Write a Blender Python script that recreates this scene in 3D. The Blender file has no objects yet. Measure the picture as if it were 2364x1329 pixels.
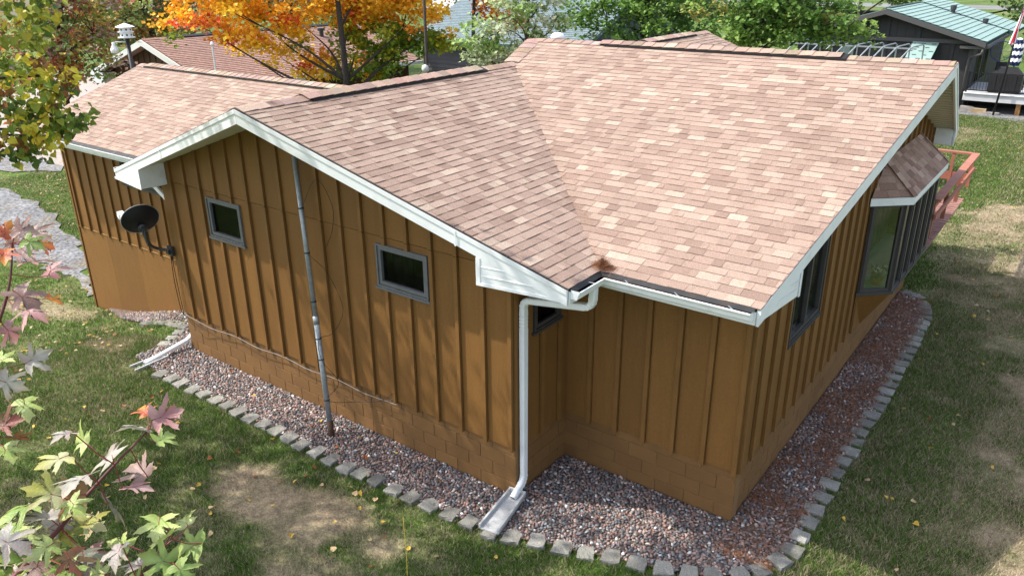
import bpy, math, random
import numpy as np
from mathutils import Vector, Matrix
rad = math.radians
random.seed(7)
RNG = np.random.default_rng(11)
S = bpy.context.scene
COL = S.collection

# ------------------------------------------------------------------ camera, sky, sun, exposure
cd = bpy.data.cameras.new("camera")
cam = bpy.data.objects.new("camera", cd)
COL.objects.link(cam)
cd.sensor_width = 36.0
cd.lens = 27.558
cd.clip_start = 0.05
cd.clip_end = 900
CAMPOS = Vector((2.5578, -7.8959, 5.6594))
cam.matrix_world = Matrix(((0.80277, -0.22212, 0.55337, CAMPOS.x), (0.59625, 0.30952, -0.74073, CAMPOS.y),
                           (-0.00675, 0.92459, 0.38091, CAMPOS.z), (0, 0, 0, 1)))
S.camera = cam
SUN = Vector((1.2, 0.65, -1.78)).normalized()          # direction the light travels
w = bpy.data.worlds.new("World")
S.world = w
w.use_nodes = True
wn = w.node_tree.nodes
sky = wn.new('ShaderNodeTexSky')
sky.sky_type = 'NISHITA'
sky.sun_disc = False
sky.sun_elevation = math.asin(-SUN.z)
sky.sun_rotation = math.atan2(-SUN.x, -SUN.y)
sky.air_density = 1.0
sky.dust_density = 2.5
wn['Background'].inputs['Strength'].default_value = 0.15
hs = wn.new('ShaderNodeHueSaturation')                   # sky desaturated so that shade comes out neutral: paler, less blue
hs.inputs['Saturation'].default_value = 0.62
w.node_tree.links.new(sky.outputs[0], hs.inputs['Color'])
w.node_tree.links.new(hs.outputs[0], wn['Background'].inputs[0])
ld = bpy.data.lights.new("sun", 'SUN')
ld.energy = 2.5
ld.angle = rad(0.55)
ld.color = (1.0, 0.94, 0.84)
lo = bpy.data.objects.new("sun", ld)
COL.objects.link(lo)
lo.rotation_euler = SUN.to_track_quat('-Z', 'Y').to_euler()
lo.location = (-20, -15, 30)
S.view_settings.view_transform = 'Standard'
S.view_settings.look = 'None'
S.view_settings.gamma = 1
S.view_settings.use_curve_mapping = False
S.view_settings.exposure = 1.34
S.render.engine = 'CYCLES'
S.cycles.max_bounces = 8
S.cycles.transparent_max_bounces = 12

# ------------------------------------------------------------------ materials
def mat(name, col, rough=0.75, vary=0.0, vscale=3.0, bump=0.0, bscale=40.0, metal=0.0, spec=0.3, attr=False,
        stretch=None, speck=0.0, spscale=220.0, dirt=0.0, dscale=1.2, dcol=(0.05, 0.04, 0.03), trans=0.0, orand=0.0):
    m = bpy.data.materials.new(name)
    m.use_nodes = True
    nt = m.node_tree
    N, L = nt.nodes, nt.links
    b = N['Principled BSDF']
    b.inputs['Roughness'].default_value = rough
    b.inputs['Metallic'].default_value = metal
    b.inputs['Specular IOR Level'].default_value = spec
    geo = N.new('ShaderNodeNewGeometry')
    def noise(scale, detail=4, st=None):
        t = N.new('ShaderNodeTexNoise')
        t.inputs['Scale'].default_value = scale
        t.inputs['Detail'].default_value = detail
        if st:
            mp = N.new('ShaderNodeMapping')
            mp.inputs['Scale'].default_value = st
            L.new(geo.outputs['Position'], mp.inputs['Vector'])
            L.new(mp.outputs[0], t.inputs['Vector'])
        else:
            L.new(geo.outputs['Position'], t.inputs['Vector'])
        return t
    if attr:
        a = N.new('ShaderNodeAttribute')
        a.attribute_name = 'Col'
        src = a.outputs['Color']
    else:
        r = N.new('ShaderNodeRGB')
        r.outputs[0].default_value = (*col, 1)
        src = r.outputs[0]
    def valmul(src, tex, lo_, hi_):
        mr = N.new('ShaderNodeMapRange')
        mr.inputs['From Min'].default_value = 0.3
        mr.inputs['From Max'].default_value = 0.7
        mr.inputs['To Min'].default_value = lo_
        mr.inputs['To Max'].default_value = hi_
        L.new(tex.outputs['Fac'], mr.inputs['Value'])
        mx = N.new('ShaderNodeVectorMath')
        mx.operation = 'SCALE'
        L.new(src, mx.inputs[0])
        L.new(mr.outputs[0], mx.inputs['Scale'])
        return mx.outputs[0]
    if vary:
        src = valmul(src, noise(vscale, 5, stretch), 1 - vary, 1 + vary)
    if speck:
        src = valmul(src, noise(spscale, 2), 1 - speck, 1 + speck)
    if orand:
        oi = N.new('ShaderNodeObjectInfo')
        mr = N.new('ShaderNodeMapRange')
        mr.inputs['To Min'].default_value = 1 - orand; mr.inputs['To Max'].default_value = 1 + orand
        L.new(oi.outputs['Random'], mr.inputs['Value'])
        mx = N.new('ShaderNodeVectorMath'); mx.operation = 'SCALE'
        L.new(src, mx.inputs[0]); L.new(mr.outputs[0], mx.inputs['Scale']); src = mx.outputs[0]
    if dirt:
        t = noise(dscale, 6)
        mr = N.new('ShaderNodeMapRange')
        mr.inputs['From Min'].default_value = 0.52
        mr.inputs['From Max'].default_value = 0.75
        mr.inputs['To Max'].default_value = dirt
        L.new(t.outputs['Fac'], mr.inputs['Value'])
        mx = N.new('ShaderNodeMix')
        mx.data_type = 'RGBA'
        L.new(mr.outputs[0], mx.inputs['Factor'])
        L.new(src, mx.inputs['A'])
        mx.inputs['B'].default_value = (*dcol, 1)
        src = mx.outputs['Result']
    L.new(src, b.inputs['Base Color'])
    if bump:
        t = noise(bscale, 6, stretch)
        bp = N.new('ShaderNodeBump')
        bp.inputs['Strength'].default_value = bump
        bp.inputs['Distance'].default_value = 0.01
        L.new(t.outputs['Fac'], bp.inputs['Height'])
        L.new(bp.outputs[0], b.inputs['Normal'])
    if trans:
        tr = N.new('ShaderNodeBsdfTranslucent')
        L.new(src, tr.inputs['Color'])
        ms = N.new('ShaderNodeMixShader')
        ms.inputs[0].default_value = trans
        L.new(b.outputs[0], ms.inputs[1])
        L.new(tr.outputs[0], ms.inputs[2])
        L.new(ms.outputs[0], N['Material Output'].inputs['Surface'])
    return m

def glass_mat(name, tint=(0.9, 0.95, 0.95), f=0.25, k=1.3):
    m = bpy.data.materials.new(name)
    m.use_nodes = True
    N, L = m.node_tree.nodes, m.node_tree.links
    N.remove(N['Principled BSDF'])
    t = N.new('ShaderNodeBsdfTransparent'); t.inputs[0].default_value = (*tint, 1)
    g = N.new('ShaderNodeBsdfGlossy'); g.inputs['Roughness'].default_value = 0.02
    fr = N.new('ShaderNodeFresnel'); fr.inputs[0].default_value = 1.52
    ma = N.new('ShaderNodeMath'); ma.operation = 'MULTIPLY_ADD'; ma.inputs[1].default_value = k; ma.inputs[2].default_value = f
    L.new(fr.outputs[0], ma.inputs[0])
    ms = N.new('ShaderNodeMixShader')
    L.new(ma.outputs[0], ms.inputs[0]); L.new(t.outputs[0], ms.inputs[1]); L.new(g.outputs[0], ms.inputs[2])
    L.new(ms.outputs[0], N['Material Output'].inputs['Surface'])
    return m

M = {}
BR = (0.180, 0.085, 0.0220)
M['siding'] = mat('siding_paint', BR, 0.6, 0.05, 3.0, 0.4, 26, stretch=(3.5, 3.5, 0.5), speck=0.07, spscale=45, dirt=0.22, dscale=0.9, dcol=(0.105, 0.046, 0.013), orand=0.10)
M['batten'] = mat('batten_paint', (0.180, 0.087, 0.0240), 0.6, 0.12, 3, 0.3, 50, speck=0.05, spscale=90)
M['block'] = mat('block_paint', (0.176, 0.090, 0.031), 0.7, 0.10, 1.6, 0.5, 60, speck=0.08, spscale=80, dirt=0.35, dscale=2.2, dcol=(0.110, 0.056, 0.022), orand=0.08)
M['mortar'] = mat('mortar_paint', (0.188, 0.104, 0.042), 0.8, 0.12, 3)
M['lightpaint'] = mat('light_batten_edge', (0.30, 0.17, 0.06), 0.7, 0.1)
M['white'] = mat('white_vinyl', (0.74, 0.76, 0.77), 0.45, 0.03, 3, 0.05, 30, dirt=0.32, dscale=5.0, dcol=(0.40, 0.39, 0.36))
M['soffit'] = mat('soffit_vinyl', (0.66, 0.63, 0.57), 0.55, 0.04, 3)
M['whitemetal'] = mat('white_metal', (0.76, 0.78, 0.79), 0.35, 0.04, 5, dirt=0.2, dscale=9, dcol=(0.40, 0.39, 0.36))
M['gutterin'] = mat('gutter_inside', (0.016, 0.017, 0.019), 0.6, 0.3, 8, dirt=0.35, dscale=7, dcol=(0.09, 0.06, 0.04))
M['felt'] = mat('roof_felt', (0.06, 0.045, 0.04), 0.9)
M['shingle'] = mat('shingle', (1, 1, 1), 0.9, 0.06, 1.1, 0.5, 200, attr=True, speck=0.34, spscale=120, spec=0.15, dirt=0.18, dscale=1.6, dcol=(0.16, 0.115, 0.09))
M['vent'] = mat('black_plastic', (0.014, 0.013, 0.013), 0.6, 0.3, 30, 0.3, 60)
M['frame'] = mat('window_frame', (0.125, 0.130, 0.138), 0.45, 0.08, 8, dirt=0.25, dscale=10, dcol=(0.06, 0.055, 0.05))
M['bronze'] = mat('bronze_frame', (0.055, 0.052, 0.052), 0.4, 0.1, 8)
M['glass'] = glass_mat('window_glass', (0.5, 0.5, 0.5), 0.004, 0.08)
M['bayglass'] = glass_mat('bay_glass', (0.80, 0.84, 0.82), 0.02, 0.42)
M['curtain'] = mat('curtain', (0.042, 0.046, 0.046), 0.9, 0.6, 9, stretch=(1, 1, 0.3))
M['screen'] = mat('insect_screen', (0.022, 0.022, 0.020), 0.8, 0.5, 14)
M['dark'] = mat('dark_room', (0.03, 0.028, 0.025), 0.9)
M['galv'] = mat('galvanized', (0.30, 0.33, 0.35), 0.42, 0.18, 18, metal=0.35, dirt=0.3, dscale=14, dcol=(0.13, 0.14, 0.15))
M['rust'] = mat('rusty_pipe', (0.06, 0.032, 0.022), 0.8, 0.3, 20)
M['cable'] = mat('black_cable', (0.018, 0.016, 0.015), 0.5)
M['greycable'] = mat('grey_cable', (0.20, 0.19, 0.18), 0.5)
M['dishback'] = mat('dish_back', (0.010, 0.010, 0.011), 0.5, 0.2, 10)
M['dishface'] = mat('dish_face', (0.30, 0.31, 0.32), 0.5)
M['darkmetal'] = mat('dark_metal', (0.055, 0.058, 0.062), 0.4, 0.2, 14, metal=0.4)
M['concrete'] = mat('splash_plastic', (0.44, 0.45, 0.46), 0.6, 0.08, 8, 0.2, 60, dirt=0.3, dscale=7, dcol=(0.25, 0.24, 0.22))
M['paver'] = mat('edging_concrete', (0.225, 0.22, 0.20), 0.92, 0.14, 5, 0.9, 70, speck=0.30, spscale=75, dirt=0.5, dscale=4, dcol=(0.10, 0.105, 0.075), orand=0.30)
M['pebble'] = mat('pebble', (1, 1, 1), 0.55, 0.08, 30, attr=True, spec=0.35)
M['gravelbase'] = mat('bed_soil', (0.11, 0.082, 0.066), 0.95, 0.5, 20, 0.8, 40, speck=0.4, spscale=45)
M['needles'] = mat('pine_needles', (0.22, 0.090, 0.040), 0.9, 0.5, 12)
M['lawn'] = mat('lawn_soil', (1, 1, 1), 0.95, 0.28, 9, 0.8, 60, attr=True, speck=0.30, spscale=38, spec=0.1)
M['blade'] = mat('grass_blade', (1, 1, 1), 0.8, 0, attr=True, spec=0.15, trans=0.25)
M['drive'] = mat('driveway_gravel', (0.15, 0.155, 0.165), 0.95, 0.3, 1.2, 1.0, 18, speck=0.6, spscale=11, dirt=0.55, dscale=0.8, dcol=(0.20, 0.165, 0.11))
M['asphalt'] = mat('road_asphalt', (0.16, 0.16, 0.165), 0.9, 0.2, 0.5)
M['leaf'] = mat('tree_leaf', (1, 1, 1), 0.5, 0.1, 6, attr=True, spec=0.3, trans=0.35)
M['mleaf'] = mat('maple_leaf', (1, 1, 1), 0.38, 0.10, 60, 0.25, 300, attr=True, spec=0.35, trans=0.25)
M['bark'] = mat('bark', (0.055, 0.045, 0.038), 0.95, 0.4, 6, 1.0, 25, stretch=(6, 6, 1.5))
M['barkgrey'] = mat('grey_bark', (0.075, 0.062, 0.055), 0.95, 0.4, 6, 1.0, 25, stretch=(6, 6, 1.5))
M['twig'] = mat('red_twig', (0.11, 0.035, 0.035), 0.6, 0.3, 30)
M['petiole'] = mat('red_petiole', (0.20, 0.035, 0.04), 0.6)
M['deckwood'] = mat('red_deck_paint', (0.33, 0.125, 0.085), 0.6, 0.15, 6, 0.3, 20)
M['deckfloor'] = mat('worn_deck_boards', (0.26, 0.13, 0.11), 0.75, 0.35, 8, 0.3, 20)
M['darksiding'] = mat('charcoal_siding', (0.035, 0.034, 0.037), 0.7, 0.08, 2)
M['chartrim'] = mat('charcoal_trim', (0.075, 0.072, 0.073), 0.6)
M['greensh'] = mat('green_roofing', (0.215, 0.315, 0.295), 0.7, 0.10, 2, speck=0.1, spscale=30)
M['greendark'] = mat('green_edge', (0.03, 0.075, 0.065), 0.7)
M['greysiding'] = mat('grey_lap_siding', (0.085, 0.088, 0.10), 0.7, 0.08, 2)
M['greyroof'] = mat('blue_grey_shingles', (0.14, 0.185, 0.205), 0.9, 0.15, 3, speck=0.2, spscale=12)
M['brownwall'] = mat('dark_brown_siding', (0.075, 0.040, 0.018), 0.7, 0.1, 2)
M['trimgrey'] = mat('pale_trim', (0.58, 0.60, 0.58), 0.6)
M['blackmetal'] = mat('black_metal', (0.012, 0.012, 0.013), 0.45)
M['cover'] = mat('black_cover', (0.013, 0.013, 0.015), 0.6, 0.2, 6, 0.5, 9)
M['greydeck'] = mat('grey_deck', (0.50, 0.50, 0.51), 0.7, 0.1, 3)
M['post'] = mat('cedar_post', (0.30, 0.15, 0.055), 0.7, 0.2, 6)
M['whitepaint'] = mat('white_paint', (0.80, 0.81, 0.82), 0.35, 0.03)
M['navy'] = mat('navy_cloth', (0.012, 0.022, 0.085), 0.8)
M['red'] = mat('red_cloth', (0.42, 0.03, 0.05), 0.8)
M['cloth'] = mat('white_cloth', (0.78, 0.78, 0.80), 0.8)
M['pot'] = mat('terracotta', (0.30, 0.10, 0.045), 0.8)
M['flower'] = mat('white_petals', (0.75, 0.72, 0.68), 0.7)
M['yellow'] = mat('yellow_wire', (0.65, 0.48, 0.06), 0.5)
M['bluewall'] = mat('blue_grey_wall', (0.20, 0.24, 0.31), 0.7)
M['stone'] = mat('stone_block', (0.28, 0.26, 0.235), 0.9, 0.2, 6, 0.8, 30)
M['tan'] = mat('tan_block', (0.34, 0.25, 0.15), 0.9, 0.2, 6)
M['table'] = mat('glass_table', (0.20, 0.23, 0.27), 0.15)
M['teal'] = mat('teal_fence', (0.10, 0.20, 0.20), 0.8)

# ------------------------------------------------------------------ mesh helpers
class MB:
    def __init__(s): s.v = []; s.f = []; s.m = []; s.c = []
    def add(s, verts, faces, mi=0, col=None):
        o = len(s.v)
        s.v += [tuple(p) for p in verts]
        for f in faces:
            s.f.append(tuple(i + o for i in f)); s.m.append(mi)
        s.c += [col if col else (1, 1, 1)] * len(verts)
    def box(s, a, b, mi=0, col=None):
        x0, y0, z0 = a; x1, y1, z1 = b
        v = [(x0, y0, z0), (x1, y0, z0), (x1, y1, z0), (x0, y1, z0), (x0, y0, z1), (x1, y0, z1), (x1, y1, z1), (x0, y1, z1)]
        s.add(v, [(0, 3, 2, 1), (4, 5, 6, 7), (0, 1, 5, 4), (1, 2, 6, 5), (2, 3, 7, 6), (3, 0, 4, 7)], mi, col)
    def obox(s, c, X, Y, Z, mi=0, col=None):      # centre and half-axis vectors
        c = Vector(c); X = Vector(X); Y = Vector(Y); Z = Vector(Z)
        v = [c + X * i + Y * j + Z * k for k in (-1, 1) for (i, j) in ((-1, -1), (1, -1), (1, 1), (-1, 1))]
        s.add(v, [(0, 3, 2, 1), (4, 5, 6, 7), (0, 1, 5, 4), (1, 2, 6, 5), (2, 3, 7, 6), (3, 0, 4, 7)], mi, col)
    def prism(s, poly, d, mi=0, col=None):        # poly of 3D points pushed by vector d
        n = len(poly); d = Vector(d)
        v = [Vector(p) for p in poly] + [Vector(p) + d for p in poly]
        f = [tuple(range(n)), tuple(range(2 * n - 1, n - 1, -1))] + [(i, i + n, (i + 1) % n + n, (i + 1) % n) for i in range(n)]
        s.add(v, f, mi, col)
    def tube(s, pts, r, n=8, mi=0, col=None, cap=True):
        pts = [Vector(p) for p in pts]
        rs = r if isinstance(r, (list, tuple)) else [r] * len(pts)
        vs = []; fs = []
        t0 = (pts[1] - pts[0]).normalized()
        a = Vector((0, 0, 1)) if abs(t0.z) < 0.9 else Vector((1, 0, 0))
        u = t0.cross(a).normalized()
        for i, p in enumerate(pts):
            t = (pts[min(i + 1, len(pts) - 1)] - pts[max(i - 1, 0)])
            if t.length < 1e-9: t = t0
            t = t.normalized()
            u = (u - t * u.dot(t)).normalized(); q = t.cross(u)
            for k in range(n):
                an = 2 * math.pi * k / n
                vs.append(p + (u * math.cos(an) + q * math.sin(an)) * rs[i])
        for i in range(len(pts) - 1):
            for k in range(n):
                fs.append((i * n + k, i * n + (k + 1) % n, (i + 1) * n + (k + 1) % n, (i + 1) * n + k))
        if cap:
            fs.append(tuple(range(n - 1, -1, -1))); fs.append(tuple(range((len(pts) - 1) * n, len(pts) * n)))
        s.add(vs, fs, mi, col)
    def sweep(s, prof, path, side, up, mi=0, closed=False):   # profile (a,b): a*side+b*up at each path point
        vs = []; n = len(prof)
        for i, p in enumerate(path):
            sd = Vector(side[i]) if isinstance(side, list) else Vector(side)
            for a, b in prof: vs.append(Vector(p) + sd * a + Vector(up) * b)
        fs = []
        for i in range(len(path) - 1):
            for k in range(n if closed else n - 1):
                fs.append((i * n + k, i * n + (k + 1) % n, (i + 1) * n + (k + 1) % n, (i + 1) * n + k))
        s.add(vs, fs, mi)
    def lathe(s, c, prof, n=16, mi=0, axis=(0, 0, 1), col=None):
        ax = Vector(axis).normalized(); a = Vector((1, 0, 0)) if abs(ax.x) < 0.9 else Vector((0, 1, 0))
        u = ax.cross(a).normalized(); q = ax.cross(u); c = Vector(c)
        vs = [c + ax * h + (u * math.cos(2 * math.pi * k / n) + q * math.sin(2 * math.pi * k / n)) * r for r, h in prof for k in range(n)]
        fs = [(i * n + k, i * n + (k + 1) % n, (i + 1) * n + (k + 1) % n, (i + 1) * n + k) for i in range(len(prof) - 1) for k in range(n)]
        s.add(vs, fs, mi, col)
    def mesh(s, name, mats, colour=False, smooth=False):
        me = bpy.data.meshes.new(name)
        me.from_pydata([tuple(p) for p in s.v], [], s.f)
        for m in (mats if isinstance(mats, (list, tuple)) else [mats]): me.materials.append(m)
        if any(s.m): me.polygons.foreach_set('material_index', s.m)
        if colour:
            at = me.attributes.new('Col', 'FLOAT_COLOR', 'POINT')
            at.data.foreach_set('color', np.array([(*c, 1) for c in s.c], dtype=np.float32).ravel())
        if smooth: me.polygons.foreach_set('use_smooth', [True] * len(me.polygons))
        me.update()
        return me
    def build(s, name, mats, parent=None, colour=False, smooth=False):
        return link(name, s.mesh(name, mats, colour, smooth), parent)

def link(name, me, parent=None):
    o = bpy.data.objects.new(name, me)
    COL.objects.link(o)
    if parent: par(o, parent)
    return o
WORLD = {}
def par(o, parent):
    o.parent = parent
    o.matrix_parent_inverse = Matrix.Translation(-WORLD.get(parent.name, Vector((0, 0, 0)))) if parent.name in WORLD else Matrix.Identity(4)
def tag(o, label=None, cat=None, group=None, kind=None):
    if label: o['label'] = label
    if cat: o['category'] = cat
    if group: o['group'] = group
    if kind: o['kind'] = kind
    return o
def thing(name, label, cat, loc, group=None):
    o = bpy.data.objects.new(name, None)
    COL.objects.link(o)
    o.location = loc
    o.empty_display_size = 0.2
    WORLD[o.name] = Vector(loc)
    return tag(o, label, cat, group)
def npmesh(name, V, F, mats, C=None, parent=None, smooth=False):      # big meshes straight from numpy (triangles)
    me = bpy.data.meshes.new(name)
    V = np.asarray(V, np.float32); F = np.asarray(F, np.int32)
    me.vertices.add(len(V)); me.vertices.foreach_set('co', V.ravel())
    k = F.shape[1]
    me.loops.add(F.size); me.loops.foreach_set('vertex_index', F.ravel())
    me.polygons.add(len(F)); me.polygons.foreach_set('loop_start', np.arange(0, F.size, k, dtype=np.int32))
    try: me.polygons.foreach_set('loop_total', np.full(len(F), k, np.int32))
    except Exception: pass
    if C is not None:
        at = me.attributes.new('Col', 'FLOAT_COLOR', 'POINT')
        at.data.foreach_set('color', np.concatenate([C, np.ones((len(C), 1))], 1).astype(np.float32).ravel())
    for m in (mats if isinstance(mats, (list, tuple)) else [mats]): me.materials.append(m)
    if smooth: me.polygons.foreach_set('use_smooth', np.ones(len(F), bool))
    me.update(calc_edges=True)
    me.validate()
    return link(name, me, parent)

# smooth value noise on the plane, used for lawn patches
_LAT = RNG.random((256, 256))
def vnoise(x, y):
    xi = np.floor(x).astype(int); yi = np.floor(y).astype(int)
    fx = x - xi; fy = y - yi
    fx = fx * fx * (3 - 2 * fx); fy = fy * fy * (3 - 2 * fy)
    g = lambda a, b: _LAT[a & 255, b & 255]
    return (g(xi, yi) * (1 - fx) + g(xi + 1, yi) * fx) * (1 - fy) + (g(xi, yi + 1) * (1 - fx) + g(xi + 1, yi + 1) * fx) * fy
def fbm(x, y, s):
    return (vnoise(x * s, y * s) * 0.5 + vnoise(x * s * 2.1 + 17, y * s * 2.1 + 5) * 0.27 + vnoise(x * s * 4.7 + 31, y * s * 4.7 + 9) * 0.15 + vnoise(x * s * 10 + 3, y * s * 10 + 71) * 0.08)
def sstep(a, b, x):
    t = np.clip((x - a) / (b - a), 0, 1)
    return t * t * (3 - 2 * t)

# ------------------------------------------------------------------ ground
def gz(x, y):
    x = np.asarray(x, float); y = np.asarray(y, float)
    return -0.75 - 1.12 * sstep(-10.0, -16.0, x) + 0 * y
def lawn_dry(x, y):          # 0 green .. 1 dead tan
    n = fbm(x, y, 0.55)
    d = sstep(0.52, 0.72, n) * 0.45 * (0.45 + 0.55 * sstep(-9, -6, x))
    def patch(cx, cy, rx, ry, a=0.0):
        c_, s_ = math.cos(a), math.sin(a)
        u = ((x - cx) * c_ + (y - cy) * s_) / rx; v = (-(x - cx) * s_ + (y - cy) * c_) / ry
        r = np.sqrt(u * u + v * v) + (fbm(x, y, 1.6) - 0.5) * 0.9
        return sstep(1.15, 0.6, r)
    d = np.maximum(d, patch(-4.5, -2.95, 1.5, 0.62, 0.12) * 1.0)
    d = np.maximum(d, patch(-3.7, -3.6, 1.2, 0.42) * 0.7)
    d = np.maximum(d, patch(-11.6, -1.75, 0.9, 0.35) * 0.6)
    d = np.maximum(d, patch(-16.8, -0.8, 1.8, 0.5, 0.2) * 0.7)
    
    d = np.maximum(d, patch(1.5, 14.0, 1.8, 4.0) * (0.45 + 0.55 * sstep(0.42, 0.58, fbm(x + 9, y, 0.9))))
    d = np.maximum(d, patch(2.9, 3.5, 0.9, 5.0) * (0.25 + 0.55 * sstep(0.40, 0.60, fbm(x + 9, y, 1.3))))
    d = d - patch(0.2, 21.5, 4.0, 2.6) * 0.55
    d = d + 0.16 * sstep(1.0, 2.6, x) + (fbm(x, y, 3.1) - 0.5) * 0.85 + (fbm(x + 40, y, 7.0) - 0.5) * 0.45
    return np.clip(d, 0, 1)
G0 = np.array((0.058, 0.108, 0.023)); G1 = np.array((0.112, 0.185, 0.036)); T0 = np.array((0.30, 0.235, 0.155)); T1 = np.array((0.36, 0.295, 0.205))
def lawn_col(x, y):
    d = lawn_dry(x, y)[:, None]; k = fbm(x, y, 1.9)[:, None]
    return (G0 * (1 - k) + G1 * k) * (1 - d) + (T0 * (1 - k) + T1 * k) * d
def axis_pts(lo_, hi_, a, b, fine, coarse):
    return np.unique(np.round(np.concatenate([np.arange(lo_, a, coarse), np.arange(a, b, fine), np.arange(b, hi_ + coarse, coarse)]), 3))
gx = axis_pts(-150, 80, -22, 5, 0.15, 4.0); gy = np.unique(np.concatenate([axis_pts(-40, 220, -7, 14, 0.15, 4.0), np.round(np.arange(14, 40, 0.3), 3)]))
XX, YY = np.meshgrid(gx, gy, indexing='xy')
px_, py_ = XX.ravel(), YY.ravel()
bumpz = (fbm(px_, py_, 0.9) - 0.5) * 0.05 * (np.abs(px_) < 30)
gv = np.stack([px_, py_, gz(px_, py_) + bumpz - 0.01], 1)
nx, ny = len(gx), len(gy)
ii = (np.arange(ny - 1)[:, None] * nx + np.arange(nx - 1)[None, :]).ravel()
gf = np.stack([ii, ii + 1, ii + nx + 1, ii + nx], 1)
ground = npmesh('lawn', gv, gf, M['lawn'], lawn_col(px_, py_) * 0.8, smooth=True)
tag(ground, 'patchy autumn lawn around the brown house', kind='structure')

# gravel drive on the left, road at the far right
DRIVE = [(-29.2, 3.3), (-28.1, 3.4), (-26.5, 3.26), (-24.4, 2.8), (-22.6, 2.37), (-21.2, 2.2), (-19.2, 1.5), (-17.5, 0.75), (-16.4, 0.13), (-17.8, 0.45), (-19.0, 0.6), (-20.2, 0.5), (-21.3, 0.08), (-26, -1), (-45, -4), (-60, -4), (-60, 6), (-34, 3)]
DRIVE2 = [(-33.5, 4.3), (-31.7, 4.9), (-30.4, 6.0), (-31.2, 6.6), (-36, 6.3), (-60, 9), (-60, 2.5)]
APRON = [(-60, 8.6), (-36.2, 6.2), (-31, 6.5), (-28.5, 5.4), (-19.5, 4.6), (-19.0, 7), (-21.5, 8.8), (-23, 22), (-34, 24), (-60, 30)]
def rough(poly, amp, step=0.4):
    r = random.Random(8); out = []
    for i in range(len(poly)):
        p, q = poly[i], poly[(i + 1) % len(poly)]; n = max(1, min(60, int(math.hypot(q[0] - p[0], q[1] - p[1]) / step)))
        for k in range(n): out.append((p[0] + (q[0] - p[0]) * k / n + r.gauss(0, amp), p[1] + (q[1] - p[1]) * k / n + r.gauss(0, amp)))
    return out
def sheet(name, poly, z, m, kind='structure', label=None):
    mb = MB(); mb.add([(x, y, z if not callable(z) else z(x, y)) for x, y in poly], [tuple(range(len(poly)))])
    o = mb.build(name, m); return tag(o, label, kind=kind)
sheet('driveway', rough(DRIVE, 0.11), -1.845, M['drive'], label='grey gravel driveway left of the house')
sheet('driveway', rough(DRIVE2, 0.12), -1.843, M['drive'], label='leaf strewn gravel edge along the pale concrete apron')
sheet('paved_apron', APRON, -1.835, mat('pale_concrete', (0.30, 0.265, 0.245), 0.9, 0.12, 1.5, 0.3, 12, dirt=0.35, dscale=1.5, dcol=(0.36, 0.20, 0.10)), label='pale concrete apron before the garage')
sheet('road', [(-60, 128), (80, 128), (80, 140), (-60, 140)], -0.70, M['asphalt'], label='pale road far behind the houses')

# ------------------------------------------------------------------ the brown house
W, D = -2.44, -1.17
LX = -9.72
house = thing('house', 'brown board and batten house with pinkish tan shingle roof and white trim', 'house', (-5, 3, -0.75))
BS = 0.4064
zmain = lambda Y: 4.37 - 0.3333 * abs(4.75 - Y)
zwing = lambda X: 4.04 - 0.3333 * abs(X + 6.08)
zleft = lambda Y: 3.50 - 0.3333 * abs(Y - 2.5)
SL = 0.168     # roof thickness to soffit

def clip_poly(poly, a, b, c):   # keep a*u+b*v<=c
    out = []
    for i in range(len(poly)):
        p, q = poly[i], poly[(i + 1) % len(poly)]
        dp, dq = a * p[0] + b * p[1] - c, a * q[0] + b * q[1] - c
        if dp <= 0: out.append(p)
        if (dp < 0 < dq) or (dq < 0 < dp):
            t = dp / (dp - dq); out.append((p[0] + (q[0] - p[0]) * t, p[1] + (q[1] - p[1]) * t))
    return out
def clip_to(poly, conv):        # clip poly to convex CCW polygon
    for i in range(len(conv)):
        p, q = conv[i], conv[(i + 1) % len(conv)]
        poly = clip_poly(poly, q[1] - p[1], -(q[0] - p[0]), (q[1] - p[1]) * p[0] - (q[0] - p[0]) * p[1])
        if len(poly) < 3: return []
    return poly
def area(p): return 0.5 * abs(sum(p[i][0] * p[(i + 1) % len(p)][1] - p[(i + 1) % len(p)][0] * p[i][1] for i in range(len(p))))

def strip_top(u0, u1, z0, top, kinks=()):
    us = [u0] + [k for k in kinks if u0 < k < u1] + [u1]
    return [(u0, z0), (u1, z0)] + [(u, top(u)) for u in reversed(us)]

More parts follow.
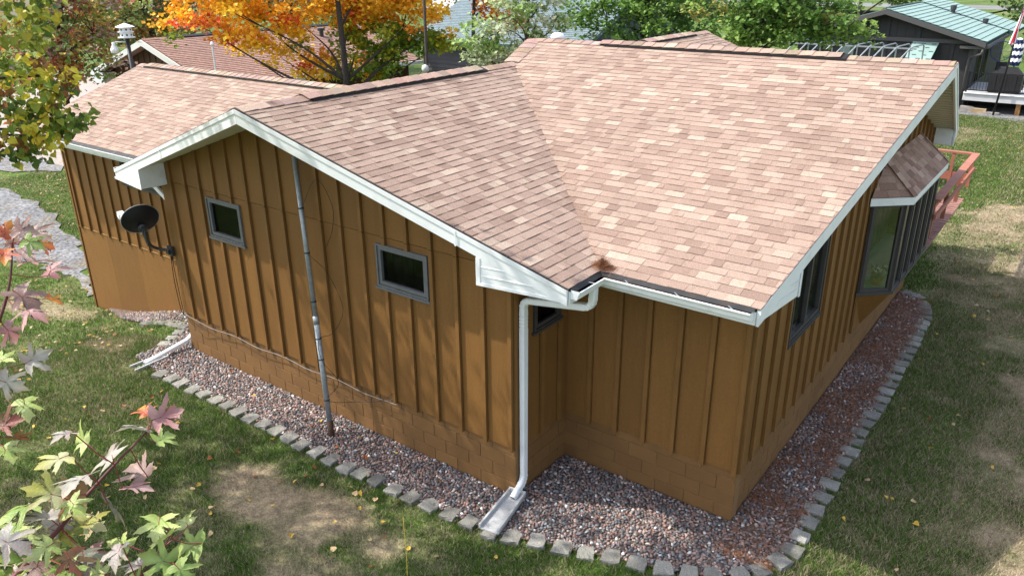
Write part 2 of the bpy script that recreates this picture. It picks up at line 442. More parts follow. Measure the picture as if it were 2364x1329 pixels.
def wall(origin, U, Nn, breaks, z0, top, holes=(), joint=None, kinks=(), batten_u=(), bz0=None, thick=0.14, name='wall', panel_bottom=None, cut_battens=True):
    """backing wall with openings, thin panels between the battens, battens proud of them"""
    O = Vector(origin); U = Vector(U); Nn = Vector(Nn); Zv = Vector((0, 0, 1))
    P = lambda u, z, n=0.0: O + U * u + Zv * z + Nn * n
    u0, u1 = breaks[0], breaks[-1]
    def minus(polys):
        for (a, b, c, d) in holes:
            res = []
            for p in polys:
                us = [q[0] for q in p]
                if max(us) <= a or min(us) >= b: res.append(p); continue
                for q in (clip_poly(p, 1, 0, a), clip_poly(p, -1, 0, -b)):
                    if len(q) > 2 and area(q) > 1e-4: res.append(q)
                mid = clip_poly(clip_poly(p, -1, 0, -a), 1, 0, b)
                if len(mid) > 2:
                    for q in (clip_poly(mid, 0, 1, c), clip_poly(mid, 0, -1, -d)):
                        if len(q) > 2 and area(q) > 1e-4: res.append(q)
            polys = res
        return polys
    mb = MB()
    for q in minus([strip_top(u0, u1, z0, top, kinks)]):
        mb.prism([P(u, z, -0.004) for u, z in q], Nn * -thick)
    wl = mb.build(name, M['siding'], house)
    for i in range(len(breaks) - 1):
        a = breaks[i] + (0.034 if any(abs(breaks[i] - q) < 0.03 for q in batten_u) else 0.003); b = breaks[i + 1] - (0.038 if any(abs(breaks[i + 1] - q) < 0.03 for q in batten_u) else 0.003)
        if b - a < 0.02: continue
        full = strip_top(a, b, panel_bottom if panel_bottom is not None else z0, lambda u: top(u) - 0.004, kinks)
        parts = [full] if joint is None else [clip_poly(full, 0, 1, joint - 0.006), clip_poly(full, 0, -1, -(joint + 0.004))]
        for k, pp in enumerate(parts):
            if len(pp) < 3 or area(pp) < 0.004: continue
            pb = MB()
            for q in minus([pp]):
                pb = MB(); pb.prism([P(u, z, 0.009 + (0.003 if k else 0)) for u, z in q], Nn * -0.012); pb.build('panel', M['siding'], wl)
    for u in batten_u:
        segs = [(z0 - 0.03 if bz0 is None else bz0, top(u) - 0.006)]
        for (a, b, c, d) in holes:
            if a - 0.03 < u < b + 0.03:
                segs = [s for z_a, z_b in segs for s in ((z_a, min(z_b, c)), (max(z_a, d), z_b)) if s[1] - s[0] > 0.02]
        for z_a, z_b in segs:
            pb = MB()
            cuts = [z_a, z_b] if joint is None or not z_a < joint < z_b else [z_a, joint - 0.004, joint + 0.004, z_b]
            for q in range(0, len(cuts) - 1, 2):
                j = random.uniform(-0.003, 0.003)
                hw = 0.028
                pb.prism([P(u - hw + j, cuts[q], 0.009), P(u + hw + j, cuts[q], 0.009), P(u + hw - j, cuts[q + 1], 0.009), P(u - hw - j, cuts[q + 1], 0.009)], Nn * 0.040)
            if pb.v: pb.build('batten', M['batten'], wl)
    return wl

def blocks(origin, U, Nn, u0, u1, ztop, zbot, offset=0.0, end_trim=0.0):
    O = Vector(origin); U = Vector(U); Nn = Vector(Nn); Zv = Vector((0, 0, 1))
    f = MB()
    f.prism([O + U * u + Zv * z - Nn * 0.022 for u, z in ((u0, zbot - 0.3), (u1, zbot - 0.3), (u1, ztop), (u0, ztop))], Nn * -0.16)
    fo = f.build('foundation', M['mortar'], house)
    z = ztop; k = 0
    hts = [0.13] + [0.2032] * 6
    while z > zbot - 0.05 and k < 7:
        h = hts[k]; u = u0 - (0.2032 if (k % 2) else 0.0) - offset
        while u < u1 - 1e-4:
            a, b = max(u, u0), min(u + BS, u1)
            if u1 - b < 0.06: b = u1
            if b - a > 0.03:
                j = random.uniform(-0.0015, 0.0015)
                pb = MB(); g = 0.0045
                a2, b2 = a + (g if a > u0 else 0), b - (g if b < u1 else 0)
                z1, z2 = z - h + g, z - g * 0.6
                o1 = [(a2, z1), (b2, z1), (b2, z2), (a2, z2)]
                i1 = [(a2 + 0.006, z1 + 0.006), (b2 - 0.006, z1 + 0.006), (b2 - 0.006, z2 - 0.006), (a2 + 0.006, z2 - 0.006)]
                vs = [O + U * p + Zv * q - Nn * 0.021 for p, q in o1] + [O + U * p + Zv * q + Nn * (-0.0165 + j) for p, q in o1] + [O + U * p + Zv * q + Nn * (-0.014 + j) for p, q in i1]
                pb.add(vs, [(0, 1, 5, 4), (1, 2, 6, 5), (2, 3, 7, 6), (3, 0, 4, 7), (4, 5, 9, 8), (5, 6, 10, 9), (6, 7, 11, 10), (7, 4, 8, 11), (8, 9, 10, 11)])
                pb.build('block', M['block'], fo)
            u += BS
        z -= h; k += 1
    return fo

X3 = Vector((1, 0, 0)); Y3 = Vector((0, 1, 0)); Z3 = Vector((0, 0, 1))
WIN1 = (-8.45, -7.58, 1.68, 2.33); WIN2 = (-4.67, -3.76, 1.72, 2.32)
# gable wall of the wing
gb = [-2.48 - BS * i for i in range(18)]
brk = sorted(set([LX, W] + [b for b in gb if LX < b < W]))
wall((0, D, 0), (1, 0, 0), (0, -1, 0), brk, 0, lambda X: zwing(X) - SL, [WIN1, WIN2], 2.42, (-6.08,), gb)
blocks((0, D, 0), (1, 0, 0), (0, -1, 0), LX, W, 0, -0.78)
# return wall
WINR = (-0.80, -0.20, 1.50, 1.98)
wall((W, 0, 0), (0, 1, 0), (1, 0, 0), [D, -0.62, -0.21, 0], 0, lambda Y: 2.36, [WINR], None, (), [-0.62, -0.21], thick=0.1)
blocks((W, 0, 0), (0, 1, 0), (1, 0, 0), D + 0.018, 0.03, 0, -0.78)
# front wall of the main block
fb = [0.0 - 0.022 + -BS * i for i in range(6)]
wall((0, 0, 0), (1, 0, 0), (0, -1, 0), sorted([W, 0] + [b for b in fb[1:]]), 0, lambda X: 2.36, [], None, (), fb)
blocks((0, 0, 0), (1, 0, 0), (0, -1, 0), W - 0.03, 0, 0, -0.78)
# right gable wall
rb = [0.40 + BS * i for i in range(23)]
RW = (1.28, 2.58, 1.19, 2.36); BAYH = (4.95, 8.2, 0.72, 2.18)
wall((0, 0, 0), (0, 1, 0), (1, 0, 0), [0] + [b for b in rb if b < 9.5] + [9.5], 0, lambda Y: zmain(Y) - SL, [RW, BAYH], 2.50, (4.75,), [0.05] + [b for b in rb if b < 9.5])
blocks((0, 0, 0), (0, 1, 0), (1, 0, 0), 0.018, 9.5, 0, -0.78)
# low left block
lb = [-15.62 + BS * i for i in range(15)]
WINL = (-13.3, -11.9, 1.55, 2.12)
wall((0, 0, 0), (1, 0, 0), (0, -1, 0), [-15.8] + [b for b in lb if b < LX] + [LX], 0.18, lambda X: 2.30, [WINL], None, (), lb, bz0=0.15)
lw = MB(); lw.box((-15.8, 0.004, -2.6), (LX, 0.14, 0.18)); lwo = lw.build('wall', M['siding'], house)
for a, b in ((-15.75, -14.55), (-14.55, -13.33), (-13.33, -12.11), (-12.11, -10.89), (-10.89, LX)):
    pb = MB(); pb.prism([(a + 0.0015, 0.002, -2.5), (b - 0.0015, 0.002, -2.5), (b - 0.0015, 0.002, 0.172), (a + 0.0015, 0.002, 0.172)], (0, -0.011, 0)); pb.build('panel', M['siding'], lwo)
pb = MB(); pb.box((-15.82, -0.03, -2.5), (-15.765, 0.0, 2.3)); pb.build('corner_board', M['batten'], lwo)
pb = MB(); pb.box((-15.76, -0.022, 0.166), (LX, -0.01, 0.180)); pb.build('joint_strip', M['lightpaint'], lwo)
# closing walls that the photograph does not show
cw = MB()
cw.prism([(-15.8, 0.14, -2.6), (-15.8, 5.0, -2.6), (-15.8, 5.0, 2.4), (-15.8, 2.5, 3.3), (-15.8, 0.14, 2.45)], (0.14, 0, 0))
cw.box((-15.66, 4.86, -2.6), (LX, 5.0, 2.4)); cw.box((LX - 0.14, 5.0, -1.5), (LX, 11.2, 2.5)); cw.box((LX, 11.06, -1.0), (W, 11.2, 2.5)); cw.box((W, 9.36, -1.0), (-0.16, 9.5, 2.5)); cw.box((W - 0.14, 9.5, -1.0), (W, 11.06, 2.5))
cw.box((LX, D + 0.16, -1.0), (LX + 0.12, 0.0, 2.6))
cw.prism([(-6.2, 3.9, 3.7), (-6.2, 5.6, 3.7), (-6.2, 4.75, 4.18)], (0.1, 0, 0))
cw.build('wall', M['siding'], house)
inn = MB(); inn.box((-9.4, 1.2, -0.3), (-0.6, 1.3, 2.3)); inn.box((-9.4, -0.9, -0.45), (-2.7, 9, -0.35)); inn.box((-2.7, 0.2, -0.45), (-0.4, 9, -0.35)); inn.box((-1.9, 1.3, -0.3), (-1.8, 9, 2.3)); inn.build('inner_wall', M['dark'], house)
# thin skirting gap under the siding
# ---------------------------------------------------------------- roofs
def roof_plane(name, pts, zf):
    """pts: plan polygon (x,y) counter-clockwise. Deck slab with felt on top and soffit below."""
    v = [(x, y, zf(x, y) - 0.008) for x, y in pts] + [(x, y, zf(x, y) - SL) for x, y in pts]
    n = len(pts); mb = MB()
    mb.add(v, [tuple(range(n))], 0)
    mb.add(v, [tuple(range(2 * n - 1, n - 1, -1))], 1)
    return mb.build(name, [M['felt'], M['soffit']], house)
SH = []       # all shingle tabs: (parent, verts, faces, tone, score)
PAL = [(0.242, 0.168, 0.136), (0.277, 0.197, 0.160), (0.303, 0.220, 0.179), (0.325, 0.241, 0.196), (0.362, 0.283, 0.229)]
PW = [0.16, 0.30, 0.28, 0.17, 0.09]
def shingles(parent, O, U, V, poly, e=0.124, pal=PAL, pw=PW, collect=None, off=0.0):
    """courses of laminated shingle tabs laid over a convex (u,v) polygon; v runs up the slope from the eave"""
    O = Vector(O); U = Vector(U).normalized(); V = Vector(V).normalized(); Nn = U.cross(V).normalized()
    if sum(poly[i][0] * poly[(i + 1) % len(poly)][1] - poly[(i + 1) % len(poly)][0] * poly[i][1] for i in range(len(poly))) < 0: poly = poly[::-1]
    vmin = min(p[1] for p in poly); vmax = max(p[1] for p in poly); umin = min(p[0] for p in poly); umax = max(p[0] for p in poly)
    v = vmin - off; r = random.Random(int(abs(O.x * 97 + O.y * 31) * 10) + 3)
    out = SH if collect is None else collect
    while v < vmax:
        u = umin - r.random() * 0.4; hi = r.random() < 0.5
        sag = r.uniform(-0.004, 0.004)
        while u < umax:
            wd = r.choice((0.08, 0.12, 0.16, 0.19, 0.22, 0.25, 0.28)); hi = not hi
            q = clip_to([(u + 0.001, v + sag), (u + wd - 0.001, v + sag), (u + wd - 0.001, v + e + 0.012), (u + 0.001, v + e + 0.012)], poly)
            if q and area(q) > 0.0008:
                h = (0.0105 if hi else 0.0055) + r.uniform(-0.001, 0.0012)
                tone = r.choices(pal, pw)[0]; b = r.uniform(0.93, 1.07); tone = tuple(c * b for c in tone)
                n = len(q)
                top = [O + U * a + V * c + Nn * (h * (1 - (c - v) / (e + 0.012)) + 0.0012) for a, c in q]
                bot = [O + U * a + V * c - Nn * 0.005 for a, c in q]
                fs = [tuple(range(n))] + [(i, i + n, (i + 1) % n + n, (i + 1) % n) for i in range(n)]
                fs = [fs[0]] + [f[::-1] for f in fs[1:]]
                ctr = sum(top, Vector()) / n
                dd = ctr - CAMPOS
                out.append((parent, top + bot, fs, tone, area(q) / dd.length_squared))
            u += wd
        v += e
sl = 1 / math.sqrt(1 + 0.3333 ** 2)
EY = -0.80; EXR = -1.52; EXL = -10.64
# main block, front slope
mf = [(EXR, EY), (0.27, EY), (0.79, 4.75), (-6.26, 4.75), (-6.08, 3.76)]
r_mf = roof_plane('roof', mf, lambda x, y: zmain(y))
V_ = Vector((0, 1, 0.3333)); 
shingles(r_mf, (0, EY - 0.015, zmain(EY - 0.015)), (1, 0, 0), V_, [(x, (y - EY + 0.015) / sl) for x, y in [(EXR - 0.0, EY - 0.015), (0.310, EY - 0.015), (0.830, 4.75), (-6.27, 4.75), (-6.09, 3.77)]])
# main block, rear slope
mr = [(-6.26, 4.75), (0.79, 4.75), (0.27, 10.3), (EXR, 10.3), (-6.08, 5.74)]
r_mr = roof_plane('roof', mr, lambda x, y: zmain(y))
# wing, right slope (front part) and rear part
wr = [(-6.08, -2.03), (EXR, -1.45), (EXR, EY), (-6.08, 3.76)]
r_wr = roof_plane('roof', wr, lambda x, y: zwing(x))
V_ = Vector((-1, 0, 0.3333))
shingles(r_wr, (EXR + 0.015, 0, zwing(EXR + 0.015)), (0, 1, 0), V_, [(y, (EXR + 0.015 - x) / sl) for x, y in [(-6.08, -2.045), (EXR + 0.015, -1.465), (EXR + 0.015, EY - 0.0), (-6.08, 3.76)]])
wrr = [(-6.08, 5.74), (EXR, 10.3), (EXR, 11.5), (-6.08, 12.1)]
r_wrr = roof_plane('roof', wrr, lambda x, y: zwing(x))
shingles(r_wrr, (EXR, 0, zwing(EXR)), (0, 1, 0), V_, [(y, (EXR - x) / sl) for x, y in wrr])
# wing, left slope
wl1 = [(-6.08, 12.1), (EXL, 11.5), (EXL, 5.44), (-7.7, 2.5)]
wl2 = [(-6.08, 12.1), (-7.7, 2.5), (EXL, -0.44), (EXL, -1.42), (-6.08, -2.03)]
r_wl = roof_plane('roof', wl1, lambda x, y: zwing(x)); r_wl2 = roof_plane('roof', wl2, lambda x, y: zwing(x))
V_ = Vector((1, 0, 0.3333))
shingles(r_wl2, (EXL - 0.015, 0, zwing(EXL - 0.015)), (0, -1, 0), V_, [(-y, (x - EXL + 0.015) / sl) for x, y in [(-6.08, 12.1), (-7.7, 2.5), (EXL - .015, -0.44), (EXL - .015, -1.435), (-6.08, -2.045)]])
# left block
lf = [(-15.95, -0.6), (-10.8, -0.6), (-7.7, 2.5), (-16.35, 2.5)]
r_lf = roof_plane('roof', lf, lambda x, y: zleft(y))
V_ = Vector((0, 1, 0.3333))
shingles(r_lf, (0, -0.615, zleft(-0.615)), (1, 0, 0), V_, [(x, (y + 0.615) / sl) for x, y in [(-15.965, -0.615), (-10.8, -0.615), (-7.7, 2.5), (-16.365, 2.5)]])
lr = [(-16.35, 2.5), (-7.7, 2.5), (-10.8, 5.6), (-15.95, 5.6)]
r_lr = roof_plane('roof', lr, lambda x, y: zleft(y))

# fascia boards on rakes and eaves
def fascia(p0, p1, drop, out, name='fascia', t=0.03, m='white', lip=True):
    p0, p1, out = Vector(p0), Vector(p1), Vector(out).normalized()
    mb = MB()
    a, b = p0 + Z3 * -0.012, p1 + Z3 * -0.012
    mb.prism([a + out * 0.003, b + out * 0.003, b + out * 0.003 - Z3 * drop, a + out * 0.003 - Z3 * drop], out * t)
    if lip: mb.prism([a + out * (0.0035 + t), b + out * (0.0035 + t), b + out * (0.0035 + t) - Z3 * drop * 0.30, a + out * (0.0035 + t) - Z3 * drop * 0.30], out * 0.011)
    o = mb.build(name, M[m], house)
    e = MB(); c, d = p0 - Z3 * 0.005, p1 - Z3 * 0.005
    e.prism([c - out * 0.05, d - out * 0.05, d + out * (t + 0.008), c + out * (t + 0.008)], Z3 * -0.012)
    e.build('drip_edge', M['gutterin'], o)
    return o
def zp(f, x, y): return (x, y, f)
A_ = (-6.08, -2.03, 4.04); FD = 0.185
fascia(A_, (EXR, -1.45, zwing(EXR)), FD, (0.12, -1, 0))
fascia(A_, (EXL, -1.42, zwing(EXL)), FD, (-0.12, -1, 0))
fascia((0.27, EY, zmain(EY)), (0.79, 4.75, 4.37), FD, (1, -0.09, 0))
fascia((0.79, 4.75, 4.37), (0.27, 10.3, zmain(10.3)), FD, (1, 0.09, 0))
fascia((-15.95, -0.6, zleft(-0.6)), (-16.35, 2.5, 3.5), FD, (-1, -0.1, 0))
fascia((-16.35, 2.5, 3.5), (-15.95, 5.6, zleft(5.6)), FD, (-1, 0.1, 0))
fascia((EXR, 11.5, zwing(EXR)), (-6.08, 12.1, 4.04), FD, (0.1, 1, 0))
fascia((-6.08, 12.1, 4.04), (EXL, 11.5, zwing(EXL)), FD, (-0.1, 1, 0))
fascia((EXR, 10.3, zmain(10.3)), (0.27, 10.3, zmain(10.3)), FD, (0, 1, 0))
fascia((-6.26, 4.75, 4.37), (-6.08, 3.76, 4.04), 0.05, (-1, -0.15, 0), lip=False)
# eave fascia behind the gutters
fascia((EXR, EY, zmain(EY) - 0.02), (0.27, EY, zmain(EY) - 0.02), 0.15, (0, -1, 0), lip=False, t=0.02)
fascia((EXR, -1.45, zwing(EXR) - 0.02), (EXR, EY, zwing(EXR) - 0.02), 0.15, (1, 0, 0), lip=False, t=0.02)
fascia((-15.95, -0.6, zleft(-0.6) - 0.02), (-10.7, -0.6, zleft(-0.6) - 0.02), 0.15, (0, -1, 0), lip=False, t=0.02)
fascia((EXL, -1.42, zwing(EXL) - 0.02), (EXL, -0.44, zwing(EXL) - 0.02), 0.15, (-1, 0, 0), lip=False, t=0.02)
# level soffits and boxed returns
so = MB()
so.box((W + 0.003, EY + 0.004, 2.335), (0.0, -0.002, 2.352)); so.box((W + 0.003, -1.44, 2.33), (EXR - 0.004, EY, 2.350)); so.box((-15.9, -0.59, 2.275), (EXL - 0.2, -0.002, 2.292)); so.box((EXL + 0.004, -1.4, 2.33), (LX - 0.003, -0.05, 2.35))
so.build('soffit', M['soffit'], house)
def boxed(poly, d, lines):
    mb = MB(); mb.prism(poly, d)
    o = mb.build('eave_return', M['white'], house)
    return o
def yr(X): return -2.03 + (abs(X + 6.08) / 4.5) * 0.58      # rake line in plan
for sg in (1, -1):
    xs = [-6.08 + sg * (X + 6.08) for X in (-2.62, EXR - 0.003)]
    a, b = xs
    ya, yb = yr(a) - 0.040, yr(b) - 0.030
    front = [(a, ya, 2.365), (b, yb, 2.365), (b, yb, zwing(b) - 0.15), (a, ya, zwing(a) - FD - 0.015)]
    mb = MB()
    mb.prism(front, (0, 0.02, 0))
    inner = [(a, ya + 0.021, 2.365), (a, D - 0.004, 2.365), (a, D - 0.004, zwing(a) - SL - 0.004), (a, ya + 0.021, zwing(a) - SL - 0.004)]
    mb.prism(inner, (sg * 0.02, 0, 0))
    mb.box((min(a, b), max(ya, yb) + 0.03, 2.352), (max(a, b), D - 0.004, 2.364))
    er = mb.build('eave_return', M['white'], house)
    gr = MB()                                                  # corner strip and three lap edges
    gr.prism([(a - sg * 0.005, ya - 0.006, 2.355), (a + sg * 0.05, ya - 0.006 + 0.006, 2.355), (a + sg * 0.05, ya - 0.001, zwing(a) - FD - 0.02), (a - sg * 0.005, ya - 0.006, zwing(a) - FD - 0.02)], (0, 0.005, 0))
    for f in (0.33, 0.66):
        zz = 2.365 + (zwing(a) - FD - 2.38) * f
        xe = a + (b - a) * (1 - f) * 0.95
        gr.prism([(a, ya - 0.004, zz), (xe, yr(xe) - 0.044, zz + 0.0), (xe, yr(xe) - 0.036, zz + 0.012), (a, ya - 0.001, zz + 0.012)], (0, 0.004, 0))
    gr.prism([(a, ya - 0.008, 2.352), (b, yb - 0.008, 2.352), (b, yb - 0.008, 2.385), (a, ya - 0.008, 2.385)], (0, 0.010, 0))
    gr.build('trim_strip', M['white'], er)
xr = lambda Y: 0.27 + (Y - EY) / 5.55 * 0.52
for sg in (1, -1):
    Yf = lambda Y: Y if sg == 1 else 9.5 - Y
    pts = [(EY + 0.01, 2.36), (0.16, 2.36), (0.16, zmain(0.16) - FD - 0.012), (EY + 0.01, zmain(EY) - 0.15)]
    mb = MB()
    mb.prism([(xr(y) + 0.028, Yf(y), z) for y, z in pts], (-0.02, 0, 0))
    mb.prism([(0.002, Yf(0.16), 2.36), (xr(0.16), Yf(0.16), 2.36), (xr(0.16), Yf(0.16), zmain(0.16) - SL - 0.004), (0.002, Yf(0.16), zmain(0.16) - SL - 0.004)], (0, -0.02 * sg, 0))
    mb.prism([(0.002, Yf(EY + 0.02), 2.355), (xr(EY), Yf(EY + 0.02), 2.355), (xr(0.14), Yf(0.14), 2.355), (0.002, Yf(0.14), 2.355)], (0, 0, -0.012))
    er = mb.build('eave_return', M['white'], house)
    gr = MB()
    gr.prism([(xr(0.16) + 0.03, Yf(0.165), 2.35), (xr(0.16) + 0.03, Yf(0.115), 2.35), (xr(0.16) + 0.03, Yf(0.115), zmain(0.115) - FD - 0.016), (xr(0.16) + 0.03, Yf(0.165), zmain(0.165) - FD - 0.016)], (0.008, 0, 0))
    for f in (0.33, 0.66):
        zz = 2.36 + (zmain(0.16) - FD - 2.38) * f
        ye = 0.16 - (0.16 - EY) * (1 - f) * 0.9
        gr.prism([(xr(0.16) + 0.030, Yf(0.11), zz), (xr(ye) + 0.030, Yf(ye), zz), (xr(ye) + 0.030, Yf(ye), zz + 0.012), (xr(0.16) + 0.030, Yf(0.11), zz + 0.012)], (0.004, 0, 0))
    gr.build('trim_strip', M['white'], er)

# soffit grooves under the right rake: strips coloured as the shade in them
sgm = mat('soffit_shadow_line', (0.42, 0.38, 0.32), 0.7)
for i in range(24):
    y = 5.0 + i * 0.21
    if y > 9.6: break
    gr = MB(); gr.box((0.012, y, zmain(y) - SL - 0.010), (xr(9.5 - y) - 0.02, y + 0.012, zmain(y) - SL - 0.002)); gr.build('groove_shade', sgm, house)

# pick the 300 tabs that show largest, join the rest
SH.sort(key=lambda s: -s[4])
for parent, vs, fs, tone, sc in SH[:300]:
    mb = MB(); mb.add(vs, fs, 0, tone); mb.build('shingle', M['shingle'], parent, colour=True)
mb = MB()
for parent, vs, fs, tone, sc in SH[300:]: mb.add(vs, fs, 0, tone)
o = mb.build('shingle_field', M['shingle'], house, colour=True); o['kind'] = 'stuff'
for rr_, pl, V_, org in ((r_mr, [(-6.26, 4.75), (0.79, 4.75), (0.27, 10.3), (EXR, 10.3), (-6.08, 5.74)], None, None), (r_lr, lr, None, None), (r_wl, wl1, None, None)):
    pass
# plain covering on the rear slopes that the camera cannot see
for nm, pl, zf in (('rear_covering', mr, lambda x, y: zmain(y)), ('rear_covering', lr, lambda x, y: zleft(y)), ('rear_covering', wl1, lambda x, y: zwing(x))):
    mb = MB(); mb.add([(x, y, zf(x, y) - 0.002) for x, y in pl], [tuple(range(len(pl)))], 0, PAL[1])
    mb.build(nm, M['shingle'], house, colour=True)

# ridge caps and ridge vents
def caps(p0, p1, side, slope=0.3333, n_skip=None, lift=None, parent=None, step=0.205, pal=PAL):
    p0, p1 = Vector(p0), Vector(p1); L_ = (p1 - p0).length; t = (p1 - p0) / L_; side = Vector(side).normalized()
    n = int(L_ / step)
    for i in range(n + 1):
        a, b = i * step, min((i + 1) * step + 0.02, L_)
        if b - a < 0.04: continue
        up = lift(a + step / 2) if lift else 0.0
        tone = tuple(c * random.uniform(0.95, 1.1) for c in random.choices(pal, [0.1, 0.3, 0.3, 0.2, 0.1])[0])
        vs = []
        for k, (d, lz) in enumerate(((a, 0.006), (b, 0.016))):
            wv = 0.150 if up < 0.01 else 0.165
            for sgn in (-1, -0.12, 0.12, 1):
                vs.append(p0 + t * d + side * sgn * wv + Z3 * (lz + up + 0.008 - abs(sgn) * wv * slope))
        nb = len(vs); vs += [v - Z3 * 0.006 for v in vs]
        fs = [(k, k + 1, k + 5, k + 4) for k in range(3)] + [(k + nb + 4, k + nb + 5, k + nb + 1, k + nb) for k in range(3)]
        fs += [(0, 4, 4 + nb, nb), (3, 3 + nb, 7 + nb, 7)] + [(k + 4, k + 5, k + 5 + nb, k + 4 + nb) for k in range(3)] + [(k + nb, k + 1 + nb, k + 1, k) for k in range(3)]
        mb = MB(); mb.add(vs, fs, 0, tone); mb.build('ridge_cap', M['shingle'], parent, colour=True)
def ridge_vent(p0, p1, side, parent, slope=0.3333, h=0.038):
    p0, p1 = Vector(p0), Vector(p1); side = Vector(side).normalized()
    mb = MB(); prof = [(-0.172, -0.172 * slope + 0.004), (-0.172, -0.172 * slope + h), (0, h), (0.172, -0.172 * slope + h), (0.172, -0.172 * slope + 0.004)]
    n = 40; path = [p0 + (p1 - p0) * (i / n) + Z3 * random.uniform(-0.003, 0.003) for i in range(n + 1)]
    mb.sweep(prof, path, side, Z3, closed=True)
    mb.add([p0 + side * a + Z3 * b for a, b in prof], [(0, 1, 2, 3, 4)]); mb.add([p1 + side * a + Z3 * b for a, b in prof], [(4, 3, 2, 1, 0)])
    mb.build('ridge_vent', M['vent'], parent)
def lifter(a0, a1, h=0.036): return lambda d: h if a0 <= d <= a1 else 0.0
caps((-6.26, 4.75, 4.37), (0.80, 4.75, 4.37), (0, 1, 0), lift=lifter(1.5, 5.6), parent=r_mf)
ridge_vent((-4.70, 4.75, 4.37), (-0.62, 4.75, 4.37), (0, 1, 0), r_mf)
caps((-6.08, -2.04, 4.04), (-6.08, 3.75, 4.04), (1, 0, 0), lift=lifter(1.05, 4.75), parent=r_wr)
ridge_vent((-6.08, -0.95, 4.04), (-6.08, 2.8, 4.04), (1, 0, 0), r_wr)
caps((-16.36, 2.5, 3.5), (-7.75, 2.5, 3.5), (0, 1, 0), lift=lifter(0.35, 8.3), parent=r_lf)
ridge_vent((-16.0, 2.5, 3.5), (-8.0, 2.5, 3.5), (0, 1, 0), r_lf)
caps((-6.08, 5.8, 4.04), (-6.08, 12.1, 4.04), (1, 0, 0), lift=lifter(2.9, 5.4), parent=r_wrr)
ridge_vent((-6.08, 8.6, 4.04), (-6.08, 11.2, 4.04), (1, 0, 0), r_wrr)
caps((-6.28, 4.70, 4.365), (-6.10, 3.72, 4.05), (1, 0.2, 0), slope=0.1, parent=r_mf)

# gutters
GP = [(0.0, -0.002), (0.0, -0.105), (0.075, -0.105), (0.088, -0.085), (0.095, -0.05), (0.112, -0.02), (0.112, 0.0), (0.126, 0.0), (0.126, -0.014)]
GI = [(0.004, -0.012), (0.004, -0.098), (0.072, -0.098), (0.083, -0.08), (0.090, -0.05), (0.107, -0.02), (0.107, -0.004)]
def gutter(path, side, ends=(True, True)):
    mb = MB(); mb.sweep(GP, path, side, Z3, 0); mb.sweep(GI, path, side, Z3, 1)
    sides = side if isinstance(side, list) else [Vector(side)] * len(path)
    for k, e in ((0, ends[0]), (-1, ends[1])):
        if e: mb.add([Vector(path[k]) + Vector(sides[k]) * a + Z3 * b for a, b in GP], [tuple(range(7))], 0)
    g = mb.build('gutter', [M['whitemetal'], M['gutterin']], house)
    for i in range(len(path) - 1):
        p, q = Vector(path[i]), Vector(path[i + 1]); n = max(1, int((q - p).length / 0.55)); sd = Vector(sides[i] if sides[i] == sides[i + 1] else sides[i])
        for k in range(n):
            c = p + (q - p) * ((k + 0.5) / n); t = (q - p).normalized(); hb = MB()
            hb.prism([c - t * 0.008 + sd * 0.01 - Z3 * 0.008, c + t * 0.008 + sd * 0.01 - Z3 * 0.008, c + t * 0.008 + sd * 0.11 - Z3 * 0.004, c - t * 0.008 + sd * 0.11 - Z3 * 0.004], Z3 * 0.004); hb.build('hanger', M['galv'], g)
    return g
gzr = zmain(EY) - 0.018
gutter([(EXR + 0.023, -1.44, gzr), (EXR + 0.023, EY - 0.023, gzr), (0.255, EY - 0.023, gzr)], [(1, 0, 0), (1, -1, 0), (0, -1, 0)])
gutter([(-15.95, -0.623, zleft(-0.6) - 0.018), (-10.66, -0.623, zleft(-0.6) - 0.018)], (0, -1, 0))
gutter([(EXL - 0.023, -1.40, zwing(EXL) - 0.018), (EXL - 0.023, -0.5, zwing(EXL) - 0.018)], (-1, 0, 0))
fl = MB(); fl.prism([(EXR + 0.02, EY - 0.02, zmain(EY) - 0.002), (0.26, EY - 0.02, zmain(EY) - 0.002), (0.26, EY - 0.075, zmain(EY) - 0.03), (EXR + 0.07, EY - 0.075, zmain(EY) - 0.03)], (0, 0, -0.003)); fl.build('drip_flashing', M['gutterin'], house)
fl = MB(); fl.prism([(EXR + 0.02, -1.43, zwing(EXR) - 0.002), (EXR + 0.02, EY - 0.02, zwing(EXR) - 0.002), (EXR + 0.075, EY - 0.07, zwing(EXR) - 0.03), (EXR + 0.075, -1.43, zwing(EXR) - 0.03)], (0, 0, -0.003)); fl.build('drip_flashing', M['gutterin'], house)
fl = MB(); fl.prism([(-15.9, -0.62, zleft(-0.6) - 0.002), (-10.7, -0.62, zleft(-0.6) - 0.002), (-10.7, -0.69, zleft(-0.6) - 0.03), (-15.9, -0.69, zleft(-0.6) - 0.03)], (0, 0, -0.003)); fl.build('drip_flashing', M['gutterin'], house)

